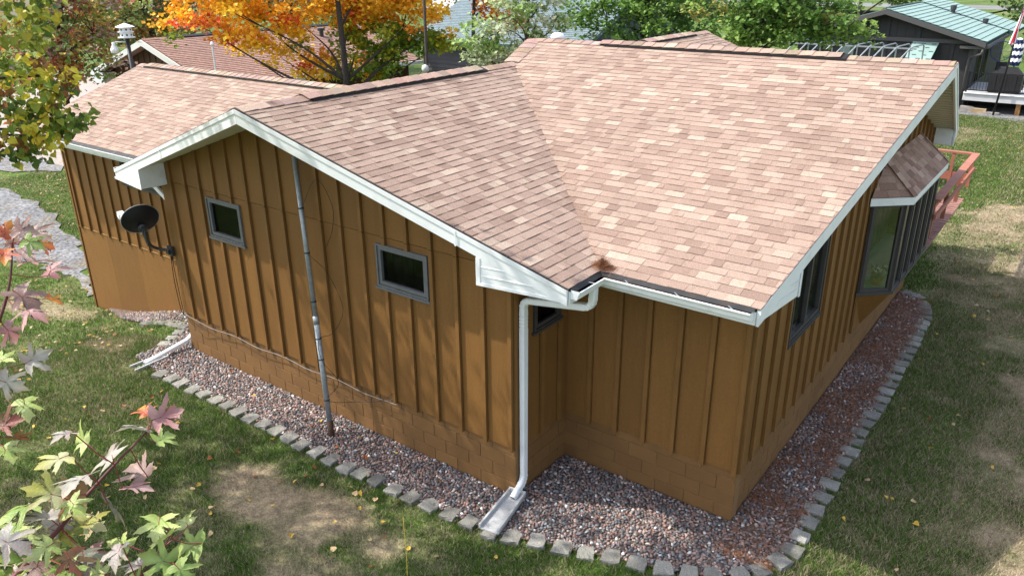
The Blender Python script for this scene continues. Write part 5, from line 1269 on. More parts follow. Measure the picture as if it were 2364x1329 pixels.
tree('green_maple', 'leafy green maple behind the middle of the main ridge', (-11.2, 18.9, -0.75), (-11.2, 18.9, 6), 0.17, GREEN1, 42, 0.16, [(0.12, 0.23, 0.05), (0.16, 0.30, 0.06), (0.22, 0.36, 0.08), (0.09, 0.17, 0.045)], group='green maples behind the ridge', per=12, spread=0.24, seed=12, limbs=12)
GREEN2=[(-7.30,17.24,3.83,1.20),(-6.33,17.60,3.97,1.20),(-5.35,17.92,3.86,1.05),(-4.66,18.12,4.12,0.90),(-6.01,17.71,3.60,0.55),(-5.06,18.01,3.72,0.50),(-4.15,18.26,3.88,0.55),(-6.86,17.41,3.18,0.60),(-3.88,18.32,3.63,0.36),(-6.18,17.65,4.85,1.34),(-7.83,17.03,4.34,1.05),(-5.56,17.86,4.61,1.19),(-6.6,17.6,6.4,1.7),(-7.6,17.2,3.1,0.7)]
tree('green_maple', 'big green maple with yellowing tips left of the green roofed house', (-7.05, 17.35, -0.75), (-7.1, 17.3, 6), 0.20, GREEN2, 46, 0.155, [(0.14, 0.25, 0.05), (0.19, 0.32, 0.06), (0.26, 0.37, 0.08), (0.42, 0.36, 0.11), (0.10, 0.19, 0.045), (0.13, 0.26, 0.05), (0.17, 0.29, 0.06), (0.22, 0.34, 0.07)], group='green maples behind the ridge', per=13, spread=0.24, seed=13, limbs=12, bark='barkgrey')
# linden on the left: its low right-hand branches enter the picture, its unseen high crown is shaped to shade wall and lawn
LIN_IN=[(-5.75,-4.44,4.93,0.33),(-5.81,-4.59,4.54,0.34),(-5.71,-4.34,4.60,0.27),(-5.67,-4.25,4.34,0.20),(-5.80,-4.55,4.20,0.31),(-5.72,-4.36,4.14,0.20),(-5.63,-4.15,4.22,0.09),(-5.87,-4.74,4.10,0.25),(-5.77,-4.49,4.00,0.15),(-5.78,-4.51,5.24,0.33),(-5.61,-4.12,4.66,0.10),(-5.83,-4.63,3.95,0.12),(-5.69,-4.31,5.38,0.22),(-6.2,-5.3,4.5,0.5),(-6.3,-5.4,5.2,0.5)]
LINPAL = [(0.19, 0.26, 0.04), (0.30, 0.34, 0.045), (0.56, 0.48, 0.05), (0.72, 0.54, 0.05), (0.10, 0.16, 0.035), (0.28, 0.13, 0.045)]
lin = thing('linden_tree', 'linden with heart shaped green and yellow leaves reaching in from the left', 'tree', (-10.2, -8.0, -0.75))
rd = random.Random(31); rng = np.random.default_rng(31)
mb = MB(); tp = curve_pts([(-10.2, -8.0, -1.0), (-10.15, -7.95, 2), (-10.0, -7.8, 5), (-9.7, -7.4, 9)], 5); mb.tube(tp, [0.20 - 0.13 * i / (len(tp) - 1) for i in range(len(tp))], 10); mb.build('trunk', M['bark'], lin, smooth=True)
for e in [(-5.8, -4.55, 4.2), (-5.72, -4.36, 4.7), (-5.8, -4.6, 5.1), (-5.7, -4.3, 4.1)]:
    lb_ = MB(); s = Vector((-10.05, -7.85, 4.2)); e = Vector(e); lb_.tube(curve_pts([s, s * 0.5 + e * 0.5 + Vector((0, -0.3, 0.15)), e], 8), [0.05 * (1 - 0.85 * i / 16) + 0.004 for i in range(17)], 6); lb_.build('limb', M['bark'], lin, smooth=True)
HEART = [(0, 0), (0.30, -0.10), (0.50, 0.15), (0.46, 0.45), (0.22, 0.80), (0, 1.05), (-0.22, 0.80), (-0.46, 0.45), (-0.50, 0.15), (-0.30, -0.10)]
def heart_leaf(c, s, col, rd):
    nrm = Vector((rd.gauss(0.25, 0.5), rd.gauss(-0.25, 0.5), rd.uniform(0.3, 1.0))).normalized(); t = Vector((rd.gauss(0.4, 0.6), rd.gauss(0.2, 0.6), rd.gauss(-0.7, 0.3))); t = (t - nrm * t.dot(nrm)).normalized(); b = t.cross(nrm)
    pts = [c + b * (x * s) + t * (y * s) + nrm * (abs(x) * 0.3 * s - 0.12 * s * y * y) for x, y in HEART] + [c + t * (0.4 * s) - nrm * 0.03 * s]
    return pts, [(i, (i + 1) % 10, 10) for i in range(10)], col
cl = clusters(LIN_IN, 150, 0.1, rng); lv = []
for c in cl:
    base = LINPAL[rng.choice(6, p=[0.27, 0.24, 0.19, 0.11, 0.14, 0.05])]
    for k in range(9):
        cc = Vector(c) + Vector((rd.gauss(0, 0.07), rd.gauss(0, 0.07), rd.gauss(0, 0.06))); f = rd.uniform(0.75, 1.25)
        lv.append(heart_leaf(cc, rd.uniform(0.055, 0.088), tuple(v * f for v in base), rd))
lv.sort(key=lambda q: (q[0][10] - CAMPOS).length)
rest = MB()
for i, (pts, fs, col) in enumerate(lv):
    if i < 300:
        m_ = MB(); m_.add(pts, fs, 0, col); m_.build('leaf', M['leaf'], lin, colour=True)
    else: rest.add(pts, fs, 0, col)
o = rest.build('foliage', M['leaf'], lin, colour=True); o['kind'] = 'stuff'
LIN_UP = [(-9.7, -7.0, 7.9, 1.2), (-10.9, -5.6, 8.2, 1.3), (-8.6, -8.2, 8.2, 1.5), (-10.0, -8.8, 7.6, 1.8), (-11.8, -8.0, 7.4, 1.6), (-11.0, -8.4, 10.0, 1.7), (-12.0, -9.2, 11.4, 1.6), (-7.2, -7.4, 7.8, 1.2), (-9.6, -4.6, 8.2, 0.8), (-11.6, -4.9, 9.6, 1.1), (-7.4, -9.0, 7.4, 1.4), (-5.6, -6.8, 7.6, 0.9), (-12.8, -6.6, 8.4, 1.3), (-8.5, -4.3, 7.8, 0.6), (-7.4, -4.4, 7.3, 0.5), (-10.4, -4.6, 9.4, 0.7), (-6.2, -5.4, 8.6, 0.8), (-5.6, -4.5, 8.0, 0.65), (-5.0, -4.6, 8.3, 0.55), (-5.0, -5.4, 7.8, 0.8), (-4.6, -6.2, 8.4, 0.9), (-5.4, -4.3, 8.1, 0.8), (-5.2, -4.4, 8.4, 0.8), (-4.8, -4.3, 8.0, 0.65), (-5.9, -4.5, 8.2, 0.7), (-5.5, -4.2, 7.8, 0.7)]
cl = clusters(LIN_UP, 9, 0.3, rng); C = np.repeat(cl, 42, 0); C = C + rng.normal(0, 1, C.shape) * np.array((0.30, 0.30, 0.2))
cols = np.array(LINPAL)[np.repeat(rng.integers(0, 5, len(cl)), 42)] * rng.uniform(0.75, 1.25, (len(C), 1))
V, F, Cc = leaf_cloud(C, 0.14 * rng.uniform(0.7, 1.3, len(C)), cols, 1.3, 0.6, rng)
o = npmesh('crown', V, F, M['leaf'], Cc, lin); o['kind'] = 'stuff'
for q in range(len(LIN_UP)):
    x, y, z, r = LIN_UP[q]; s = tp[rd.randint(8, len(tp) - 1)]; lb_ = MB(); e = Vector((x, y, z)); lb_.tube(curve_pts([s, (s + e) / 2 + Z3 * 0.2, e], 5), [0.07 * (1 - 0.85 * i / 10) for i in range(11)], 6); lb_.build('limb', M['bark'], lin, smooth=True)
# trees standing farther off
far = [(-45, 34, 9, 'tall green tree far behind the orange maple', 0), (-38, 44, 10, 'green tree standing far behind the utility pole', 0), (-30, 52, 10, 'broad yellow green tree far behind the grey house', 1), (-22, 58, 11, 'tall dark green tree far behind the young tree', 0), (-13, 56, 10, 'dark green tree far behind the middle of the ridge', 0), (-52, 24, 9, 'rust red tree far behind the red maple', 2), (-58, 40, 10, 'dark green tree at the back left beyond the drive', 0), (2.2, 58, 7, 'round yellow green tree behind the green roof', 1), (5.5, 52, 7, 'dark green tree right of the green roof behind the flag', 0), (-2.5, 62, 7, 'low dark green tree beyond the ridge of the green roof', 0)]
PF = [[(0.055, 0.095, 0.03), (0.08, 0.13, 0.035), (0.11, 0.16, 0.04)], [(0.14, 0.18, 0.04), (0.22, 0.22, 0.05), (0.09, 0.13, 0.03)], [(0.30, 0.10, 0.05), (0.22, 0.13, 0.05), (0.12, 0.14, 0.04)]]
for i, (x, y, h, lab, k) in enumerate(far):
    rdd = random.Random(i + 60); zb = float(gz(x, y))
    lo_ = [(x + rdd.gauss(0, h * 0.20), y + rdd.gauss(0, h * 0.20), zb + h * rdd.uniform(0.3, 0.9), h * rdd.uniform(0.14, 0.22)) for _ in range(11)]
    tree('background_tree', lab, (x, y, zb), (x, y, zb + h * 0.8), 0.2, lo_, 34, 0.30, PF[k], group='trees far behind the houses', per=3.2, spread=0.5, seed=60 + i, limbs=6)

# ------------------------------------------------------------------ fallen leaves: each one a thing
def fallen(seed):
    r = random.Random(seed); m_ = MB(); cu = r.uniform(0.1, 0.5)
    pts = [(x, y, abs(x) * cu + 0.12 * math.sin(3 * y + seed)) for x, y in HEART]; m_.add(pts + [(0, 0.42, 0.0)], [(i, (i + 1) % 10, 10) for i in range(10)]); return m_
FM = {'yellow': mat('yellow_leaf', (0.50, 0.33, 0.05), 0.6, 0.25, 30), 'tan': mat('tan_leaf', (0.42, 0.30, 0.16), 0.7, 0.25, 30), 'rust': mat('rust_leaf', (0.28, 0.10, 0.035), 0.7, 0.25, 30)}
FL = {k: [fallen(i + j * 9).mesh('fallen_leaf', FM[k]) for i in range(3)] for j, k in enumerate(FM)}
FLAB = {'yellow': 'small yellow fallen leaf lying on the lawn', 'tan': 'small tan curled fallen leaf lying on the lawn', 'rust': 'small rust brown fallen leaf lying on the lawn'}
rd = random.Random(77); spots = []
while len(spots) < 150:
    q = rd.random()
    x, y = (rd.uniform(-9.5, -0.5), rd.uniform(-4.6, -2.15)) if q < 0.70 else (rd.uniform(0.95, 2.6), rd.uniform(-0.8, 9.5)) if q < 0.92 else (rd.uniform(-9.4, -0.3), rd.uniform(-1.9, -1.3))
    if q > 0.92 and not bool(in_poly(np.array([x]), np.array([y]), bedp)[0]): continue
    spots.append((x, y, q > 0.92))
for x, y, onbed in spots:
    k = rd.choices(('yellow', 'tan', 'rust'), (0.45, 0.3, 0.25))[0]
    o = bpy.data.objects.new('fallen_leaf', rd.choice(FL[k])); COL.objects.link(o)
    s = rd.uniform(0.04, 0.075); o.scale = (s, s, s); o.rotation_euler = (rd.gauss(0, 0.4), rd.gauss(0, 0.4), rd.random() * 6.28); o.location = (x, y, -0.715 if not onbed else -0.672)
    tag(o, FLAB[k] if not onbed else FLAB[k].replace('the lawn', 'the gravel'), 'leaf', ('%s fallen leaves on the %s' % (k, 'gravel' if onbed else 'lawn')))
# uncountable litter farther away
n = 2550; x = np.concatenate([RNG.uniform(-26, -11, 1200), RNG.uniform(-1, 4, 350), RNG.uniform(-34, -20, 1000)]); y = np.concatenate([RNG.uniform(-6, 5, 1200), RNG.uniform(8, 30, 350), RNG.uniform(3.5, 10, 1000)]); ok = ~inside_house(x, y) & ~((x > -15.8) & (x < LX) & (y > 0) & (y < 5)); x, y = x[ok], y[ok]; n = len(x)
pal = np.array([(0.46, 0.30, 0.06), (0.40, 0.28, 0.15), (0.30, 0.12, 0.05), (0.5, 0.4, 0.25)]); V, F, Cc = leaf_cloud(np.stack([x, y, gz(x, y) + 0.05], 1), RNG.uniform(0.05, 0.09, n), pal[RNG.integers(0, 4, n)], 1.2, 3.0)
o = npmesh('leaf_litter', V, F, M['leaf'], Cc); tag(o, 'thin scatter of small fallen leaves on the far lawns and drive', 'leaves', kind='stuff')

# ------------------------------------------------------------------ background buildings and yard things
def quad_slab(pts, t, m, name, parent):
    a, b, c = Vector(pts[0]), Vector(pts[1]), Vector(pts[2]); nn = (b - a).cross(c - a).normalized(); nn = nn if nn.z > 0 else -nn; mb = MB(); mb.prism(pts, nn * -t); return mb.build(name, M[m] if isinstance(m, str) else m, parent)
def course_roof(parent, O, U, V, wu, hv, e, m, name='shingle_course', lift=0.02):
    O, U, V = Vector(O), Vector(U).normalized(), Vector(V).normalized(); Nn = U.cross(V).normalized(); k = 0; v = 0.0
    while v < hv:
        v2 = min(v + e * 1.05, hv); mb = MB(); a = [O + U * u + V * q + Nn * h for u, q, h in ((0, v, lift), (wu, v, lift), (wu, v2, 0.004), (0, v2, 0.004))]
        b = [p - Nn * (lift + 0.002) for p in a[:2]]
        mb.add(a + b, [(0, 1, 2, 3), (4, 5, 1, 0)]); mb.build(name, m, parent); v += e
# brown garage upper left
gar = thing('garage', 'brown garage with pale trimmed gable and pinkish brown roof behind the left roof', 'garage', (-26, 13, -1.87))
gw = MB(); gw.prism([(-29.6, 8.45, -2.2), (-22.4, 8.45, -2.2), (-22.4, 8.45, 1.85), (-26, 8.45, 3.05), (-29.6, 8.45, 1.85)], (0, 0.15, 0)); gw.box((-22.55, 8.6, -2.2), (-22.4, 18.0, 1.9)); gw.box((-29.6, 8.6, -2.2), (-29.45, 18, 1.9)); gw.box((-29.45, 17.85, -2.2), (-22.55, 18, 1.9)); gwo = gw.build('wall', M['brownwall'], gar)
for i in range(17):
    x = -29.4 + i * 0.4064; m_ = MB(); m_.box((x - 0.02, 8.425, -2.0), (x + 0.02, 8.449, 3.05 - abs(x + 26) * 0.3333 - 0.05)); m_.build('batten', M['brownwall'], gwo)
groof = mat('garage_shingles', (0.27, 0.165, 0.135), 0.9, 0.12, 2, speck=0.25, spscale=9)
for sg in (1, -1):
    xe = -26 + sg * 4.15; ze = 3.24 - 4.15 * 0.3333
    pts = [(-26, 7.95, 3.24), (xe, 7.95, ze), (xe, 18.3, ze), (-26, 18.3, 3.24)]
    rf = quad_slab(pts if sg < 0 else pts[::-1], 0.14, groof, 'roof', gar)
    if sg > 0: course_roof(rf, (xe, 7.95, ze + 0.004), (0, 1, 0), (-1, 0, 0.3333), 10.35, 4.37, 0.15, groof)
    m_ = MB(); m_.prism([(-26, 7.93, 3.23), (xe, 7.93, ze - 0.01), (xe, 7.93, ze - 0.22), (-26, 7.93, 3.02)], (0, -0.04, 0)); m_.build('fascia', M['trimgrey'], gar)
    m_ = MB(); m_.box((min(xe, xe + sg * 0.12), 7.97, ze - 0.16), (max(xe, xe + sg * 0.12), 18.3, ze - 0.03)); m_.build('gutter', M['trimgrey'], gar)
m_ = MB(); m_.box((-30.0, 7.9, 1.45), (-29.2, 8.4, 1.84)); m_.build('eave_return', M['trimgrey'], gar)
caps((-26, 7.95, 3.25), (-26, 18.3, 3.25), (1, 0, 0), parent=gar, step=0.6, pal=[(0.25, 0.15, 0.12)] * 5)
ridge_vent((-26, 8.9, 3.26), (-26, 18.0, 3.26), (1, 0, 0), gar)
m_ = MB(); m_.lathe((-24.9, 15.4, 2.75), [(0.09, 0), (0.09, 0.35), (0.16, 0.37), (0.16, 0.47), (0, 0.5)], 12); m_.build('flue', M['darkmetal'], gar)
# birdhouse on a pole
bh = thing('birdhouse', 'white two storey octagonal birdhouse on a dark pole', 'birdhouse', (-19.47, 3.92, -1.87))
m_ = MB(); m_.tube([(-19.47, 3.92, -2.0), (-19.47, 3.92, 3.86)], 0.055, 10); m_.build('pole', M['darkmetal'], bh, smooth=True)
for z, r in ((3.87, 0.235), (4.01, 0.215)):
    m_ = MB(); m_.lathe((-19.47, 3.92, z), [(0, 0), (r, 0), (r, 0.02), (0, 0.02)], 8); m_.build('floor', M['whitepaint'], bh)
    m_ = MB(); m_.lathe((-19.47, 3.92, z + 0.02), [(0.17, 0), (0.17, 0.115)], 8); m_.build('storey', M['whitepaint'], bh)
    for k in range(8):
        an = (k + 0.5) * math.pi / 4 ; rr_ = 0.17 * math.cos(math.pi / 8) + 0.002; d = Vector((math.cos(an), math.sin(an), 0))
        # octagon faces start at the lathe's own angle
        m_ = MB(); m_.lathe(Vector((-19.47, 3.92, z + 0.075)) + d * rr_, [(0.026, 0.003), (0, 0.003)], 8, axis=d); m_.build('hole', M['blackmetal'], bh)
m_ = MB(); m_.lathe((-19.47, 3.92, 4.145), [(0.26, 0), (0.26, 0.012), (0.0, 0.11)], 8); m_.build('roof', M['whitepaint'], bh)
gd = thing('gourd_nest', 'white hanging gourd feeder beside the birdhouse pole', 'feeder', (-19.58, 3.62, 3.45))
m_ = MB(); m_.tube([(-19.47, 3.92, 3.76), (-19.58, 3.62, 3.77)], 0.02, 6); m_.build('arm', M['whitepaint'], gd)
m_ = MB(); m_.lathe((-19.60, 3.58, 3.48), [(0.0, 0), (0.10, 0.0), (0.105, 0.10), (0.09, 0.13), (0.04, 0.22), (0.04, 0.28), (0, 0.29)], 14); m_.build('body', M['whitepaint'], gd, smooth=True)
# white rod with a ball top before the garage roof
wp = thing('white_pole', 'slim white pole with round white top before the garage roof', 'pole', (-17.52, 5.25, -1.87))
m_ = MB(); m_.tube([(-17.52, 5.25, -2), (-17.52, 5.25, 3.66)], 0.025, 8); m_.build('rod', M['trimgrey'], wp); m_ = MB(); m_.lathe((-17.52, 5.25, 3.66), [(0, 0), (0.05, 0.01), (0.055, 0.05), (0.03, 0.09), (0, 0.1)], 10); m_.build('ball', M['whitepaint'], wp)
# grey utility pole with pale insulator head
up_ = thing('utility_pole', 'thin grey utility pole left of the grey house', 'pole', (-13.70, 9.76, -0.9))
m_ = MB(); m_.tube([(-13.70, 9.76, -1.2), (-13.70, 9.76, 8.0)], 0.045, 8); m_.build('pole', M['barkgrey'], up_, smooth=True)
m_ = MB(); m_.lathe((-13.72, 9.70, 2.45), [(0.06, 0), (0.06, 0.30), (0.10, 0.32), (0.11, 0.40), (0.09, 0.48), (0.0, 0.52)], 12); m_.build('weather_head', M['trimgrey'], up_, smooth=True)
m_ = MB(); m_.tube(curve_pts([(-13.75, 9.65, 2.85), (-13.9, 9.4, 2.55), (-14.2, 9.1, 2.3)], 6), 0.012, 5); m_.build('wire', M['cable'], up_)
# grey lap sided house behind the young tree
gh = thing('grey_house', 'dark grey lap sided house with blue grey roof behind the young tree', 'house', (-18, 22, -0.9))
m_ = MB(); m_.box((-22.25, 19.0, -1.4), (-14.2, 26.5, 2.72)); m_.prism([(-14.34, 19.0, 2.72), (-14.34, 26.5, 2.72), (-14.34, 22.75, 4.35)], (0.14, 0, 0)); ghw = m_.build('wall', M['greysiding'], gh)
for i in range(22):
    z = -1.2 + i * 0.178; m_ = MB(); m_.prism([(-22.25, 18.998, z), (-14.2, 18.998, z), (-14.2, 18.998, z + 0.172), (-22.25, 18.998, z + 0.172)], (0, -0.004, 0)); m_.v = [(p[0], p[1] - (0.022 if p[2] < z + 0.1 else 0), p[2]) for p in m_.v]; m_.build('lap_board', M['greysiding'], ghw)
m_ = MB(); m_.box((-22.35, 18.93, -1.3), (-22.2, 19.05, 2.7)); m_.build('corner_board', M['darksiding'], gh)
for s0, s1 in (((18.55, 2.66), (22.75, 4.45)), ((26.95, 2.66), (22.75, 4.45))):
    pts = [(-22.7, s0[0], s0[1]), (-13.75, s0[0], s0[1]), (-13.75, s1[0], s1[1]), (-22.7, s1[0], s1[1])]
    rf = quad_slab(pts if s0[0] < 22 else pts[::-1], 0.12, 'greyroof', 'roof', gh)
    if s0[0] < 22: course_roof(rf, (-22.7, s0[0], s0[1] + 0.004), (1, 0, 0), (0, 4.2, 1.79), 8.95, 4.56, 0.15, M['greyroof'])
m_ = MB(); m_.box((-22.7, 18.50, 2.50), (-13.75, 18.548, 2.66)); m_.build('fascia', M['greendark'], gh)
m_ = MB(); m_.box((-14.19, 19.6, -1.4), (-11.2, 25.2, 2.45)); m_.build('wing_wall', M['darksiding'], gh)
quad_slab([(-14.19, 19.3, 2.55), (-13.0, 19.3, 2.9), (-13.0, 25.5, 2.9), (-14.19, 25.5, 2.55)], 0.1, 'greyroof', 'porch_roof', gh)
# small blue grey building far off
bl = thing('shed', 'small blue grey building with pale roof far off above the utility pole', 'shed', (-44.8, 46, -1.87))
m_ = MB(); m_.box((-45.9, 45.0, -2.2), (-43.2, 48, 1.95)); m_.build('wall', M['bluewall'], bl)
m_ = MB(); m_.prism([(-46.3, 44.7, 1.95), (-42.8, 44.7, 1.95), (-42.8, 46.5, 2.9), (-46.3, 46.5, 2.9)], (0, 0, 0.12)); m_.prism([(-46.3, 46.5, 2.9), (-42.8, 46.5, 2.9), (-42.8, 48.3, 1.95), (-46.3, 48.3, 1.95)], (0, 0, 0.12)); m_.build('roof', mat('pale_shed_roof', (0.38, 0.39, 0.41), 0.9, 0.1), bl)
m_ = MB(); m_.box((-46.3, 44.66, 1.85), (-42.8, 44.69, 2.06)); m_.build('fascia', M['trimgrey'], bl)
m_ = MB(); m_.box((-45.75, 44.97, -0.5), (-45.25, 44.995, 0.9)); m_.build('door', M['whitepaint'], bl)
# white camper on the drive behind the orange maple
vn = thing('camper_trailer', 'white rounded camper trailer parked behind the orange maple', 'trailer', (-27.2, 21.6, -1.87))
m_ = MB(); pr_ = [(-1.1, 0.0), (1.1, 0.0), (1.15, 0.9), (1.0, 1.7), (0.6, 2.1), (-0.6, 2.1), (-1.0, 1.7), (-1.15, 0.9)]
t_ = Vector((0.65, 0.76, 0)); s_ = Vector((0.76, -0.65, 0)); c0 = Vector((-28.4, 20.2, -1.35))
m_.prism([c0 + t_ * a + Z3 * b for a, b in pr_], s_ * -2.0 + Vector((0, 0, 0))); m_.build('body', M['whitepaint'], vn, smooth=False)
m_ = MB(); m_.prism([c0 + t_ * a + Z3 * b + s_ * 0.006 for a, b in ((-0.7, 1.0), (0.7, 1.0), (0.6, 1.5), (-0.6, 1.5))], s_ * 0.01); m_.build('window', M['bronze'], vn)
for a in (-0.75, 0.75):
    m_ = MB(); m_.lathe(c0 + t_ * a - Z3 * 0.12 - s_ * 1.0, [(0, -0.08), (0.34, -0.08), (0.34, 0.08), (0, 0.08)], 16, axis=t_); m_.build('wheel', M['blackmetal'], vn)

# green roofed charcoal house at the upper right
nh = thing('charcoal_house', 'charcoal house with pale green roof at the upper right', 'house', (-6.5, 40, -0.9))
NX0, NX1, NY = -10.7, -2.72, 34.5
NA = -6.62; ZA = 3.62; SLN = 0.298
ztn = lambda x: ZA - 0.10 - abs(x - NA) * SLN
m_ = MB(); m_.prism([(NX0, NY, -1.3), (NX1, NY, -1.3), (NX1, NY, ztn(NX1)), (NA, NY, ztn(NA)), (NX0, NY, ztn(NX0))], (0, 0.2, 0)); m_.box((NX1 - 0.2, NY + 0.2, -1.3), (NX1, 46, 2.2)); m_.box((NX0, NY + 0.2, -1.3), (NX0 + 0.2, 46, 2.2)); nw = m_.build('wall', M['darksiding'], nh)
for i in range(1, 40):
    x = NX0 + 0.2 * i
    m_ = MB(); m_.box((x - 0.006, NY - 0.008, -0.9), (x + 0.006, NY - 0.001, ztn(x) - 0.02)); m_.build('panel_groove', M['blackmetal'], nw) if i % 2 else None
for x in (-9.5, -8.0, -6.5, -5.1, -3.6): 
    m_ = MB(); m_.box((x - 0.07, NY - 0.045, -1.2), (x + 0.07, NY - 0.01, ztn(x) - 0.02)); m_.build('batten', M['darksiding'], nw)
m_ = MB(); m_.box((NX0, NY - 0.10, 2.16), (NX1, NY - 0.046, 2.34)); m_.build('trim_board', M['chartrim'], nw)
m_ = MB(); m_.box((-2.9, NY - 0.05, -1.0), (NX1 + 0.02, NY - 0.011, 2.2)); m_.build('corner_board', M['chartrim'], nw)
m_ = MB(); m_.box((-8.62, NY - 0.06, 1.15), (-7.85, NY - 0.012, 1.92)); wf = m_.build('window', M['darksiding'], nh); m_ = MB(); m_.box((-8.55, NY - 0.075, 1.21), (-7.92, NY - 0.061, 1.86)); m_.build('pane', mat('grey_blind', (0.20, 0.25, 0.23), 0.5), wf)
NE = -2.22
rf = quad_slab([(NA, 33.95, ZA), (NE, 33.95, ZA - (NE - NA) * SLN), (NE, 41.5, ZA - (NE - NA) * SLN), (NA, 41.5, ZA)][::-1], 0.16, 'greendark', 'roof', nh)
course_roof(rf, (NE, 33.95, ZA - (NE - NA) * SLN + 0.01), (0, 1, 0), (-1, 0, SLN), 7.55, 4.585, 0.31, M['greensh'], lift=0.035)
rf = quad_slab([(NA, 33.95, ZA), (NA, 41.5, ZA), (NX0 - 0.4, 41.5, ZA - (NA - NX0 + 0.4) * SLN), (NX0 - 0.4, 33.95, ZA - (NA - NX0 + 0.4) * SLN)][::-1], 0.16, 'greensh', 'roof', nh)
m_ = MB(); m_.box((NA - 0.09, 34.3, ZA - 0.02), (NA + 0.09, 41.5, ZA + 0.05)); m_.build('ridge_vent', M['greendark'], nh)
rf = quad_slab([(NA, 41.5, ZA + 0.05), (NE + 0.3, 41.5, ZA + 0.05 - (NE + 0.3 - NA) * SLN), (NE + 0.3, 47, ZA + 0.05 - (NE + 0.3 - NA) * SLN), (NA, 47, ZA + 0.05)][::-1], 0.16, 'greendark', 'roof', nh)
course_roof(rf, (NE + 0.3, 41.5, ZA + 0.06 - (NE + 0.3 - NA) * SLN), (0, 1, 0), (-1, 0, SLN), 5.5, 4.9, 0.31, M['greensh'], lift=0.035)
for sg, xe in ((1, NE), (-1, NX0 - 0.4)):
    m_ = MB(); ze = ZA - abs(xe - NA) * SLN; m_.prism([(NA, 33.93, ZA - 0.02), (xe, 33.93, ze - 0.02), (xe, 33.93, ze - 0.24), (NA, 33.93, ZA - 0.24)], (0, -0.04, 0)); m_.build('fascia', M['chartrim'], nh)
m_ = MB(); m_.box((NE - 0.0, 33.95, 2.05), (NE + 0.12, 41.4, 2.20)); m_.build('gutter', M['chartrim'], nh)
m_ = MB(); m_.box((-3.25, 34.0, 2.0), (-2.25, 34.46, 2.12)); m_.build('eave_return', M['chartrim'], nh)
for (x, y, h, r) in ((-4.9, 41.2, 0.42, 0.11), (-3.3, 41.2, 0.28, 0.10)):
    zb = ZA - abs(x - NA) * SLN; m_ = MB(); m_.lathe((x, y, zb - 0.1), [(r * 1.6, 0.1), (r, 0.16), (r, h * 0.7), (r * 1.35, h * 0.7), (r * 1.35, h + 0.1), (0, h + 0.12)], 12); m_.build('flue', M['darkmetal'], nh)
ar = quad_slab([(-5.36, 33.2, 1.35), (-4.28, 33.2, 1.35), (-4.18, NY - 0.02, 2.24), (-5.30, NY - 0.02, 2.24)], 0.06, 'greensh', 'awning', nh)
k = 0
for j in range(6):
    for i in range(5):
        if (i + j) % 2:
            f0, f1 = j / 6, j / 6 + 0.03; x0 = -5.34 + i * 0.22 ; m_ = MB(); yz = lambda f: (33.2 + (NY - 0.02 - 33.2) * f, 1.35 + 0.89 * f + 0.006); (ya, za), (yb, zb) = yz(f0), yz(f1)
            m_.prism([(x0, ya, za), (x0 + 0.18, ya, za), (x0 + 0.18, yb, zb), (x0, yb, zb)], (0, 0, 0.008)); m_.build('shingle_tab', M['greendark'], ar)
m_ = MB(); m_.box((-5.3, 33.35, 1.18), (-4.25, NY - 0.05, 1.29)); m_.build('awning_beam', M['darksiding'], nh)
for x in (-5.25, -4.32):
    m_ = MB(); m_.box((x - 0.04, 33.3, -0.9), (x + 0.04, 33.38, 1.18)); m_.build('awning_post', M['darksiding'], nh)
m_ = MB(); m_.tube([(-2.30, 33.98, 2.0), (-2.34, 33.98, 1.80), (-2.80, 34.38, 1.62), (-2.84, 34.40, 1.45), (-2.84, 34.40, -0.8)], 0.055, 8); m_.build('downspout', M['chartrim'], nh, smooth=True)
# side wall openings of the charcoal house
for y in (36.0, 38.2):
    m_ = MB(); m_.box((NX1 + 0.001, y, 0.2), (NX1 + 0.05, y + 1.3, 1.9)); q = m_.build('window', M['chartrim'], nh); m_ = MB(); m_.box((NX1 + 0.051, y + 0.08, 0.28), (NX1 + 0.06, y + 1.22, 1.82)); m_.build('pane', M['glass'], q)
# its deck
nd = thing('neighbour_deck', 'grey deck with black railing beside the charcoal house', 'deck', (0.5, 36, -0.9))
m_ = MB(); m_.box((-2.70, 33.8, -0.22), (4.5, 33.86, 0.10)); m_.build('rim_board', M['greydeck'], nd)
m_ = MB(); m_.box((-2.70, 33.74, 0.10), (4.5, 33.9, 0.14)); m_.build('edge_board', M['whitepaint'], nd)
for i in range(26): m_ = MB(); m_.box((-2.70, 33.91 + i * 0.15, 0.105), (4.5, 34.05 + i * 0.15, 0.14)); m_.build('floor_board', M['greydeck'], nd)
for x, w_ in ((-0.45, 0.09), (2.6, 0.09)): m_ = MB(); m_.box((x - w_, 33.9, -1.0), (x + w_, 34.1, -0.22)); m_.build('post', M['post'], nd)
m_ = MB(); m_.box((-2.70, 36.0, -1.0), (4.5, 36.1, -0.2)); m_.build('underdeck_shade', M['blackmetal'], nd)  # black sheet stands for the shade beneath the deck
for zz in (0.24, 1.02): bar('rail', (-2.62, 33.85, zz), (4.4, 33.85, zz), 0.022, 0.02, 'blackmetal', nd)
for i in range(58): m_ = MB(); x = -2.58 + i * 0.12; m_.box((x - 0.008, 33.842, 0.25), (x + 0.008, 33.858, 1.02)); m_.build('baluster', M['blackmetal'], nd)
for x in (-2.62, -0.2, 2.2): m_ = MB(); m_.box((x - 0.03, 33.82, 0.14), (x + 0.03, 33.88, 1.06)); m_.build('rail_post', M['blackmetal'], nd)
